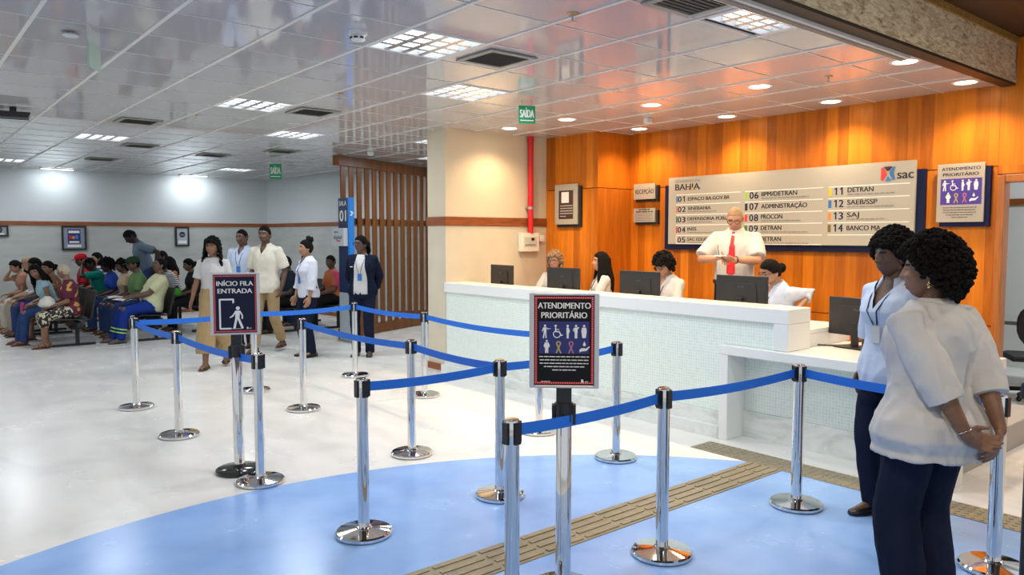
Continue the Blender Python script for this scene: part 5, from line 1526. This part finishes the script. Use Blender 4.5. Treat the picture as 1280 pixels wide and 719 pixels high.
    if lanyard:
        g = G(); lift = .026 if top and 'blazer' in str(top) else .007
        for s in (-1, 1):
            pts = [sp(.525, s * .06, -.03), sp(.50, s * .075, .045)]
            for u in (.42, .34, .26):
                pts.append(sp(u, s * .06 * (u - .20) / .24, front(u, .06 * (u - .20) / .24) + lift))
            g.tube(pts, .006, 6, flat=.4)
        lo = obj('lanyard', g, LANY, t, smooth=True)
        u = .20; ry = front(.22) + lift
        g = G(); c = sp(u, 0, ry); g.box((-.03, -.002, -.05), (.03, .004, .05), M=Matrix.Translation(c) @ M.to_4x4()); obj('badge', g, lanyard, lo)
    info = dict(front=front, t=t, P=P, M=M, sp=sp, SH=SH, EL=EL, WR=WR, KN=KN, AN=AN, HC=HC, Mh=Mh, S=S, top=topo)
    PEOPLE.append(info)
    return info

def wrinkle(me, amp, seed):
    """cloth folds pushed along the normals"""
    n = len(me.vertices)
    co = np.empty(n * 3); me.vertices.foreach_get('co', co); co = co.reshape(-1, 3)
    no = np.array([v.normal[:] for v in me.vertices])
    d = np.empty(n)
    for i in range(n):
        p = co[i]
        w = noise.noise(V((p[0] * 6 + seed, p[1] * 6, p[2] * 3.0))) * 1.0
        q = V((p[0] * 14 + w * 1.2, p[1] * 14 + seed, p[2] * 7 + p[0] * 4))
        r = noise.noise(q)
        d[i] = amp * (.9 * w + 1.3 * (1 - 2 * abs(r)) * .55)
    co += no * d[:, None]
    me.vertices.foreach_set('co', co.ravel()); me.update()

# ------------------------------------------------------------------ who stands and sits where
F = fabric
SHIRTB = F('uniform light blue cotton', (0.50, 0.58, 0.74), var=.05)
SHIRTG = F('warm-lit uniform cotton', (0.57, 0.575, 0.59), var=.04)  # light blue uniform cloth with warm light put into its greyer colour
LILAC = F('pale lilac cotton', (0.60, 0.62, 0.72), var=.04)
WHITEC = F('white cotton', (0.52, 0.52, 0.52), var=.03)
CREAMC = F('cream cotton', (0.66, 0.62, 0.52), var=.04)
NAVYC = F('navy trouser cloth', (0.010, 0.014, 0.035), var=.1, bump=.25)
NAVYB = F('navy blazer cloth', (0.008, 0.012, 0.030), var=.1)
KHAKI = F('khaki cotton', (0.38, 0.27, 0.14), var=.08)
DENIM = F('blue denim', (0.03, 0.06, 0.17), var=.15)
BADGEB = mat('blue badge', (.03, .16, .5), rough=.3)
BADGEC = mat('clear badge', (.55, .57, .56), rough=.15, spec=.6)
STAFF = 'reception staff at the counter'
SITT = None

# -- the two women at the right
p1 = person('woman in pale shirt seen from behind, hands clasped behind her back', 3.345, 1.30, 14, h=1.61, skin='brown', detail=2, fat=1.24, head=(-34, 0),
    arms={'L': dict(w=(-.085, -.285, .84), pole=(-1, -.35, -.2), hd=(.93, -.05, -.36), pn=(-.1, -1, .2), curl=.75, thumb=.8),
          'R': dict(w=(.105, -.268, .885), pole=(1, -.3, .1), hd=(-.62, -.20, -.76), pn=(-.55, .75, -.3), curl=.65, thumb=.5)},
    hair=('afro', .074, .0115, 1500), top=dict(m=SHIRTG, sleeve=.68, hem=-.13, flare=.08, cuff=.055, inf=.021, loose=1.10, name='shirt'),
    bottom=dict(kind='trousers', m=NAVYC, wide=1.35, inf=.012), shoes=('shoe', LEATHER), collar='open')
g = G(); c = p1['HC'] + p1['Mh'] @ V((-.081, -.004, -.036))
for k in range(5): g.ell(c + V((0, 0, -.006 * k)) + V((.002 * (k % 2), .003 * ((k * 7) % 3 - 1), 0)), (.006, .007, .006), nu=8, nv=5)
obj('earring', g, mat('gold', (.7, .5, .22), rough=.25, metal=1), p1['t'], smooth=True)
g = G(); w, e = p1['WR'][-1], p1['EL'][-1]; dr = (w - e).normalized(); q = w - dr * .02; u_ = dr.cross(V((0, 0, 1))).normalized(); v_ = dr.cross(u_)
g.tube([q + u_ * (.029 * math.cos(2 * PI * i / 18)) + v_ * (.029 * math.sin(2 * PI * i / 18)) for i in range(19)], .0022, 6); obj('bracelet', g, mat('silver', (.7, .7, .7), rough=.2, metal=1), p1['t'], smooth=True)
p2 = person('woman in light blue shirt facing left, beyond the woman with clasped hands', 4.50, 1.965, -72, h=1.645, skin='dark', detail=1, fat=1.06, head=(8, 3), bust=.02,
    arms={'R': dict(w=(.235, -.01, .80), pole=(.3, -1, 0)), 'L': dict(w=(-.235, -.03, .80), pole=(-.3, -1, 0))},
    hair=('afro', .072, .0115, 1300), neck=.36, top=dict(m=SHIRTB, sleeve=.60, hem=-.12, flare=.05, cuff=.045, inf=.016, loose=1.06, name='shirt'),
    bottom=dict(kind='trousers', m=NAVYC, wide=1.1), shoes=('shoe', LEATHER), collar=True, lanyard=BADGEC)

# -- reception staff on the platform
def stool(label, x, y):
    t = thing('stool', label, 'stool', (x, y, .20), 0, 'stools behind the counter')
    g = G(); g.lathe([(.001, .36), (.17, .36), (.19, .38), (.19, .41), (.17, .425), (.001, .43)], 24); obj('seat', g, BLACKM, t, auto=True)
    g = G(); g.lathe([(.02, .03), (.02, .36)], 14); obj('gas_lift', g, CHROME, t, auto=True)
    g = G(); g.lathe([(.001, 0), (.21, 0), (.21, .012), (.04, .035), (.001, .035)], 28); obj('base', g, BLACKP, t, auto=True)
person('older receptionist with curly grey blond hair behind the second monitor', 6.50, 6.98, -108, z0=.2, h=1.60, skin='light', pose='sit', detail=1, head=(-6, 8), hair=('curly', .03, .12), hairs='blond',
    arms={'L': dict(w=(-.15, .36, .80)), 'R': dict(w=(.15, .36, .80))}, top=dict(m=WHITEC, sleeve=.8, hem=-.08, name='shirt'), bottom=dict(kind='trousers', m=NAVYC), shoes=('shoe', LEATHER), collar=True, neck=.40, glasses=True, lanyard=BADGEC, brow=BROWG, group=None)
person('receptionist with long dark hair in profile, between two monitors', 6.50, 6.17, -52, z0=.2, h=1.60, skin='light', pose='sit', detail=1, head=(-4, -2), hair=('long', .30),
    arms={'L': dict(w=(-.13, .34, .82)), 'R': dict(w=(.13, .34, .82))}, top=dict(m=WHITEC, sleeve=.8, hem=-.08, name='shirt'), bottom=dict(kind='trousers', m=NAVYC), shoes=('shoe', LEATHER), neck=.41, collar=True, lanyard=BADGEC)
person('receptionist with black curly hair and thick black glasses', 6.46, 5.13, -82, z0=.2, h=1.63, skin='tan', pose='sit', detail=1, fat=1.12, lean=8, head=(-8, 14), hair=('curly', .045),
    arms={'L': dict(w=(-.12, .36, .80)), 'R': dict(w=(.10, .42, .80), pole=(1, -.4, -.5))}, top=dict(m=WHITEC, sleeve=.72, hem=-.08, cuff=.04, name='shirt', inf=.017), bottom=dict(kind='trousers', m=NAVYC), shoes=('shoe', LEATHER), neck=.41, collar=True, glasses='thick', lanyard=BADGEB)
p6 = person('standing man in white shirt and red tie writing behind the counter', 6.85, 4.62, -112, z0=.2, h=1.77, sex='m', skin='light', detail=1, fat=1.12, belly=.05, head=(-4, 26), hair='crop', hairs='grey', brow=BROWG,
    arms={'L': dict(w=(-.06, .33, 1.175), pole=(-1, -.2, -.55), hd=(.75, .45, .1), pn=(0.1, -.3, 1), curl=.9), 'R': dict(w=(.11, .32, 1.185), pole=(1, -.2, -.55), hd=(-.7, .4, .05), pn=(-.2, .2, -1), curl=1.0)},
    top=dict(m=WHITEC, sleeve=.47, hem=.0, inf=.017, loose=1.10, name='shirt'), bottom=dict(kind='trousers', m=NAVYC, waist=.06), shoes=('shoe', LEATHER), collar=True, glasses=True)
sp = p6['sp']; g = G(); R = []
for u, w in ((.515, .018), (.49, .026), (.44, .022), (.36, .029), (.27, .035), (.18, .039), (.11, .042), (.085, .006)):
    f = p6['front'](u) + .005
    R.append([sp(u, -w, f - .004), sp(u, w, f - .004), sp(u, w * .6, f + .006), sp(u, -w * .6, f + .006)])
g.rings(R); obj('tie', g, mat('red silk', (.62, .012, .02), rough=.4), p6['t'])
g = G(); g.tube([sp(.02, .205 * math.cos(2 * PI * i / 24), .004 + .165 * math.sin(2 * PI * i / 24)) for i in range(25)], .022, 8, flat=.5, ref=(0, 0, 1)); obj('belt', g, BLACKP, p6['t'], smooth=True)
w, e = p6['WR'][-1], p6['EL'][-1]; dr = (w - e).normalized(); q = w - dr * .025; u_ = dr.cross(V((0, 0, 1))).normalized(); v_ = dr.cross(u_)
g = G(); g.tube([q + u_ * (.033 * math.cos(2 * PI * i / 18)) + v_ * (.033 * math.sin(2 * PI * i / 18)) for i in range(19)], .009, 8, flat=.4); o_w = obj('watch', g, BLACKP, p6['t'], smooth=True)
wl = p6['t'].matrix_basis @ ((p6['WR'][-1] + p6['WR'][1]) / 2 + V((.02, .05, .035)))
ph = thing('note_pad', 'small white note held by the standing man with red tie', 'note', wl, p6['t'].rotation_euler.z)
g = G(); g.box((-.07, -.045, -.004), (.07, .045, .004)); obj('sheet', g, WHITEP, ph)
g = G(); g.tube([(.03, 0, .006), (.055, -.05, .10)], .004, 8); 
pn_ = tag(obj('pen', g, INKK, None, smooth=True), 'pen in the writing hand of the man with red tie', 'pen'); pn_.location = wl; pn_.rotation_euler = (0, 0, p6['t'].rotation_euler.z)
person('receptionist with tied black hair leaning aside at the near end of the counter', 6.48, 3.80, -58, z0=.2, h=1.62, skin='tan', pose='sit', detail=1, fat=1.14, lean=16, side=-6, head=(-6, 4), hair='tied',
    arms={'L': dict(w=(-.27, .02, .86), pole=(-.3, -.85, -.65), hd=(.4, .7, -.3)), 'R': dict(w=(.12, .36, .84), pole=(1, -.6, -.1))}, top=dict(m=SHIRTB, sleeve=.74, hem=-.08, name='shirt', inf=.018), bottom=dict(kind='trousers', m=NAVYC), shoes=('shoe', LEATHER), neck=.41, collar=True, glasses=True, lanyard=BADGEC)
stool('black round stool under the receptionist with grey blond hair', 6.50, 6.98)
stool('black round stool under the receptionist with long dark hair', 6.50, 6.17)
stool('black round stool under the leaning receptionist with tied hair', 6.48, 3.80)
stool('black round stool under the receptionist with thick glasses', 6.46, 5.13)

# -- people standing by the queue
person('woman in white top and wide khaki trousers behind the entrance sign', 3.22, 9.78, -148, h=1.63, skin='brown', detail=1, head=(8, 2), hair=('curly', .032, .30), bust=.015,
    legs={'R': (.09, .16, .085), 'L': (-.09, -.20, .12)}, arms={'R': dict(w=(.26, .10, .88)), 'L': dict(w=(-.25, .08, .86))}, top=dict(m=WHITEC, sleeve=.40, hem=-.02, name='top', inf=.014), bottom=dict(kind='trousers', m=KHAKI, wide=1.75, len=.86, inf=.02), shoes=('sandal', SANDAL))
person('man with cropped hair in light blue shirt, half behind the man in cream shirt', 4.17, 11.3, -126, h=1.76, sex='m', skin='dark', detail=1, fat=1.05, head=(5, 4), hair='crop',
    top=dict(m=SHIRTB, sleeve=.45, hem=-.08, name='shirt', loose=1.08), bottom=dict(kind='trousers', m=NAVYC), shoes=('shoe', LEATHER), neck=.41, collar=True, lanyard=BADGEB)
person('tall young man in cream short sleeved shirt and khaki trousers, walking', 4.24, 10.62, -128, h=1.80, sex='m', skin='dark', detail=1, fat=.92, head=(-6, 2), hair='short',
    legs={'R': (.09, .18, .085), 'L': (-.09, -.22, .13)}, arms={'L': dict(w=(-.235, .03, .88)), 'R': dict(w=(.235, .06, .90))}, top=dict(m=CREAMC, sleeve=.46, hem=-.12, flare=.03, name='shirt', inf=.020, loose=1.12), bottom=dict(kind='trousers', m=KHAKI, len=.96, wide=1.1), shoes=('sandal', SANDAL), neck=.41, collar=True)
person('woman in pale lilac shirt with black bun and blue badge on a lanyard', 4.52, 9.86, -92, h=1.60, skin='tan', detail=1, fat=1.08, head=(8, -2), hair=('bun', (0, -.05, .125), .055), bust=.02,
    arms={'R': dict(w=(.22, .10, .84)), 'L': dict(w=(-.22, .10, .84))}, top=dict(m=LILAC, sleeve=.78, hem=-.06, cuff=.03, name='shirt', inf=.018, loose=1.12), bottom=dict(kind='trousers', m=NAVYC), shoes=('shoe', LEATHER), neck=.41, collar=True, lanyard=BADGEB)
p12 = person('woman in navy blazer and dark glasses standing before the wooden slat screen', 5.12, 9.42, -138, h=1.66, skin='dark', detail=1, fat=1.06, head=(36, 0), hair='pony', bust=.02,
    arms={'R': dict(w=(.14, -.20, .93), pole=(1, -.3, 0)), 'L': dict(w=(-.14, -.20, .93), pole=(-1, -.3, 0))},
    top=dict(m=NAVYB, sleeve=.93, hem=-.10, flare=.02, name='blazer', inf=.024, u1=.50), bottom=dict(kind='trousers', m=NAVYC), shoes=('shoe', LEATHER), glasses='thick', lanyard=BADGEB)
sp = p12['sp']; g = G(); R = []
for u, w in ((.515, .05), (.47, .060), (.42, .066), (.36, .072), (.30, .078), (.22, .088), (.12, .096), (.02, .098), (-.04, .098)):
    xs = [w * (-1 + 2 * i / 10) for i in range(11)]
    R.append([sp(u, q, p12['front'](u, q) + .018) for q in xs] + [sp(u, q, p12['front'](u, q) - .012) for q in reversed(xs)])
g.rings(R); sh = obj('shirt', g, SHIRTG, p12['t'], smooth=True)
g = G(); g.box((.10, .128, .0), (.155, .134, .012)); 
me = mesh_of(g); me.transform(Matrix.Translation(p12['sp'](.34, -.02, .02))); obj('name_tag', me, INKW, p12['t'])
person('man in blue grey T-shirt stooping among the seated people', 3.86, 15.3, -86, h=1.86, sex='m', skin='deep', detail=0, lean=20, head=(0, 26), hair='short',
    arms={'R': dict(w=(.25, .28, .98)), 'L': dict(w=(-.28, -.05, 1.02), pole=(-.6, -1, .2))}, top=dict(m=F('blue grey jersey', (.13, .18, .24)), sleeve=.42, hem=-.08, name='tee_shirt', loose=1.1), bottom=dict(kind='trousers', m=DENIM), shoes=('shoe', LEATHER))

# -- seated rows, all facing the left
def seated(label, x, y, skin, sex, top, bottom, hair, hairs='black', az=-90, lean=0, head=(0, 0), fat=1.0, sleeve=.42, arms=None, legs=None, h=None, shoes=None, **k):
    bottom = bottom if isinstance(bottom, dict) else dict(kind='trousers', m=bottom)
    return person(label, x, y, az, h=h or (1.72 if sex == 'm' else 1.62), sex=sex, skin=skin, pose='sit', detail=0, lean=lean, head=head, fat=fat, seat=SEATH,
                  top=dict(m=top, sleeve=sleeve, hem=-.08, name='top' if sex == 'f' else 'shirt', loose=1.06), bottom=bottom, hair=hair, hairs=hairs, arms=arms, legs=legs, shoes=shoes or ('sandal', SANDAL), **k)
MAROON = pattern('maroon blouse with ochre print', (.10, .008, .03), (.11, .01, .035), 9, c3=(.45, .28, .05))
ZEBRA = pattern('black and cream print', (.02, .018, .02), (.55, .50, .36), 22)
TANPR = pattern('brown print dress', (.20, .09, .04), (.10, .05, .03), 20, c3=(.40, .26, .14))
STRB = pattern('blue white stripes', (.70, .73, .76), (.03, .09, .25), 5.5, 'stripe')
STRG = pattern('grey white stripes', (.66, .66, .68), (.10, .11, .13), 9, 'stripe')
HIVIS = mat('hi-vis band', (.45, .75, .05), rough=.5)
seated('woman with cropped white blond hair in maroon blouse, end of front row', 2.2, 13.12, 'brown', 'f', MAROON, dict(kind='skirt', m=ZEBRA, len=.62), 'short', 'white', lean=6, head=(38, 4), fat=1.16, sleeve=.45, legs={'R': (.08, .36, .085), 'L': (-.10, .42, .085)}, h=1.58)
seated('smiling woman in light blue top turning to the camera, front row', 2.06, 13.72, 'brown', 'f', F('sky blue jersey', (.30, .45, .52)), DENIM, ('long', .20), lean=20, head=(-58, 4), sleeve=.12, legs={'R': (.10, .50, .085), 'L': (-.12, .46, .085)})
seated('woman in brown print dress, third from near end of front row', 2.2, 14.32, 'brown', 'f', TANPR, dict(kind='skirt', m=TANPR, len=.66), 'tied', lean=8, head=(-20, 2), fat=1.1, sleeve=.30)
seated('man in navy T-shirt in the front row, fourth from its near end', 2.12, 14.95, 'dark', 'm', F('navy jersey', (.012, .018, .06)), DENIM, 'short', lean=8, head=(6, 10), sleeve=.40)
seated('grey haired man in white shirt in the front row', 2.12, 15.55, 'tan', 'm', WHITEC, F('beige trousers', (.35, .30, .24)), 'short', 'grey', lean=10, head=(8, 4), sleeve=.75)
seated('woman resting chin on hand near the far end of front row', 2.05, 16.12, 'tan', 'f', F('rose beige jersey', (.35, .18, .12)), F('cream trousers', (.5, .46, .38)), 'tied', lean=16, head=(-6, 6), sleeve=.3, arms={'R': dict(w=(.03, .30, 1.10), pole=(.8, .2, -1), hd=(-.1, -.1, 1), pn=(0, -1, .2), curl=1.2), 'L': dict(w=(-.02, .34, .68))})
seated('dark clad woman with long black hair at the far end of front row', 2.18, 16.75, 'brown', 'f', F('black jersey', (.02, .016, .018)), F('dark red trousers', (.12, .015, .02)), ('long', .2), lean=4, head=(-4, 0), sleeve=.6)

py = seated('heavy man in pale yellow shirt leaning back, near end of second row', 3.32, 13.02, 'dark', 'm', F('pale yellow jersey', (.52, .53, .33)), F('royal blue work trousers', (.012, .035, .23)), 'crop', lean=-13, head=(4, -4), fat=1.22, belly=.08, sleeve=.42, shoes=('shoe', F('grey suede', (.12, .11, .10))), legs={'R': (.12, .56, .085), 'L': (-.10, .50, .085)}, arms={'R': dict(w=(.14, .30, .70)), 'L': dict(w=(-.10, .32, .70))})
for s in (-1, 1):
    K, A = py['KN'][s], py['AN'][s]; d = (A - K)
    g = G(); g.tube([K + d * .66, K + d * .70], [.076, .075], 16, ends=('flat', 'flat')); g.tube([K + d * .78, K + d * .82], [.073, .072], 16, ends=('flat', 'flat')); obj('reflective_band', g, HIVIS, py['t'], auto=True)
seated('man in green polo shirt and dark green cap, second row', 3.3, 13.72, 'dark', 'm', F('green pique', (.12, .22, .09)), DENIM, ('cap', F('dark green cap cloth', (.02, .04, .02))), lean=4, head=(2, 6), fat=1.08, sleeve=.42)
seated('woman in beige top with short black hair, beside the man with green cap', 3.28, 14.36, 'dark', 'f', F('beige jersey', (.48, .38, .24)), DENIM, ('afro', .03, .02, 120), lean=6, head=(0, 4), fat=1.1, sleeve=.3)
seated('woman with round black afro in royal blue top, second row', 3.22, 15.0, 'deep', 'f', F('royal blue jersey', (.02, .06, .32)), DENIM, ('afro', .055, .024, 150), lean=10, head=(0, 8), sleeve=.42)
seated('man in teal shirt with hand on his face, second row', 3.16, 15.58, 'deep', 'm', F('teal jersey', (.01, .22, .17)), F('pale trousers', (.3, .34, .38)), 'short', lean=18, head=(-10, 4), sleeve=.42, arms={'L': dict(w=(-.05, .36, 1.13), pole=(-.8, .2, -1), hd=(.1, -.2, 1), pn=(0, -1, .1), curl=1.0), 'R': dict(w=(.08, .34, .70))})
seated('man in blue and white striped shirt near the far end of second row', 3.24, 16.2, 'tan', 'm', STRB, DENIM, 'short', lean=4, head=(-12, 0), sleeve=.44, h=1.80)
seated('man in red polo shirt and red cap at the far end of second row', 3.08, 16.78, 'dark', 'm', F('red pique', (.42, .015, .03)), DENIM, ('cap', F('red cap cloth', (.45, .01, .02))), lean=4, head=(-4, 4), sleeve=.44)

seated('man in grey and white striped polo shirt bending forward, third row', 4.28, 14.95, 'deep', 'm', STRG, DENIM, 'short', lean=26, head=(0, 20), sleeve=.42)
seated('girl in dark clothes behind the standing woman in white top, third row', 4.34, 14.2, 'dark', 'f', F('black cotton', (.015, .014, .016)), F('black trousers cloth', (.012, .012, .014)), 'tied', lean=6, head=(0, 6), sleeve=.3)
seated('woman in orange top with long black hair, third row', 4.38, 15.62, 'brown', 'f', F('orange jersey', (.48, .17, .04)), DENIM, ('long', .2), lean=4, head=(4, 2), sleeve=.35)
seated('man with black hair in black T-shirt at the far end of third row', 4.36, 16.3, 'dark', 'm', F('charcoal jersey', (.03, .03, .033)), DENIM, 'short', lean=-2, head=(0, 0), h=1.82)
seated('person in dark clothes sitting between the man in cream shirt and the woman in lilac', 5.5, 12.72, 'deep', 'm', F('dark blue jersey', (.02, .025, .04)), F('black trousers cloth', (.012, .012, .014)), 'short', lean=4, head=(-10, 0))
seated('person with black hair sitting far back behind the woman in white top', 5.48, 14.45, 'deep', 'f', F('black cotton', (.015, .014, .016)), DENIM, 'short', lean=2)
seated('man in orange and pink shirt sitting behind the room totem', 6.32, 12.72, 'dark', 'm', pattern('orange and pink shirt', (.50, .13, .04), (.55, .06, .14), 2.2), F('black trousers cloth', (.012, .012, .014)), 'short', lean=2, head=(-24, 2))
seated('person with tan face sitting just behind the woman in lilac shirt', 6.25, 13.6, 'tan', 'm', F('grey jersey', (.16, .16, .17)), DENIM, 'short', lean=2)
bench('black waiting bench at the far right, under the man in orange and pink shirt', 6.32, 12.4, 3)

# -- things carried by the seated people
def papers(label, x, y, z, rz, n=2):
    t = thing('paper_sheets', label, 'papers', (x, y, z), rz)
    for k in range(n):
        g = G(); R = []
        M = Matrix.Rotation(k * .25, 4, 'Z')
        for i in range(7):
            u = -.105 + .21 * i / 6; zz = .012 * math.sin(i / 6 * PI) + .004 * k
            R.append([M @ V((u, -.148, zz)), M @ V((u, .148, zz + .01)), M @ V((u, .148, zz + .0115)), M @ V((u, -.148, zz + .0015))])
        g.rings(R); obj('sheet', g, WHITEP, t, smooth=False)
papers('white papers on the lap of the man in pale yellow shirt', 2.93, 13.1, .655, .4)
papers('white papers on the lap of the man with green cap', 2.94, 13.74, .655, -.3)
papers('white paper on the lap of the striped polo man, third row', 3.95, 14.95, .66, .2, 1)
def bag(label, nm, x, y, z, m, r, cat):
    g = G(); R = []
    for k in range(9):
        u = k / 8; w = (.55, .95, 1.05, 1.05, 1.0, .9, .75, .5, .3)[k]
        R.append([(x + r[0] * w * math.cos(2 * PI * i / 18) * (1 + .10 * math.sin(i * 2.3 + k)), y + r[1] * w * math.sin(2 * PI * i / 18) * (1 + .10 * math.cos(i * 1.7 + k * 2)), z + r[2] * u) for i in range(18)])
    g.rings(R); return tag(obj(nm, g, m, smooth=True), label, cat)
bag('crumpled white bag on the lap of the woman with zebra print skirt', 'cloth_bag', 1.88, 13.12, .60, F('white plastic cloth', (.62, .60, .55)), (.11, .12, .17), 'bag')
bag('green bag on the lap of the girl in dark clothes', 'hand_bag', 4.02, 14.2, .60, F('green bag cloth', (.05, .30, .03)), (.10, .12, .14), 'bag')
g = G(); R = []
for k in range(8):
    u = k / 7; R.append([(1.66 - .03 * math.sin(u * 3), 13.86 - .09 + .05 * u, .64 - .36 * u), (1.66 - .03 * math.sin(u * 3 + .6), 13.86 + .09 - .03 * u, .64 - .36 * u), (1.67 - .03 * math.sin(u * 3 + .6), 13.86 + .09 - .03 * u, .64 - .36 * u), (1.67 - .03 * math.sin(u * 3), 13.86 - .09 + .05 * u, .64 - .36 * u)])
g.rings(R); tag(obj('shawl', g, F('pink cloth', (.55, .04, .20)), smooth=True), 'pink cloth hanging over the knees of the smiling woman', 'cloth')
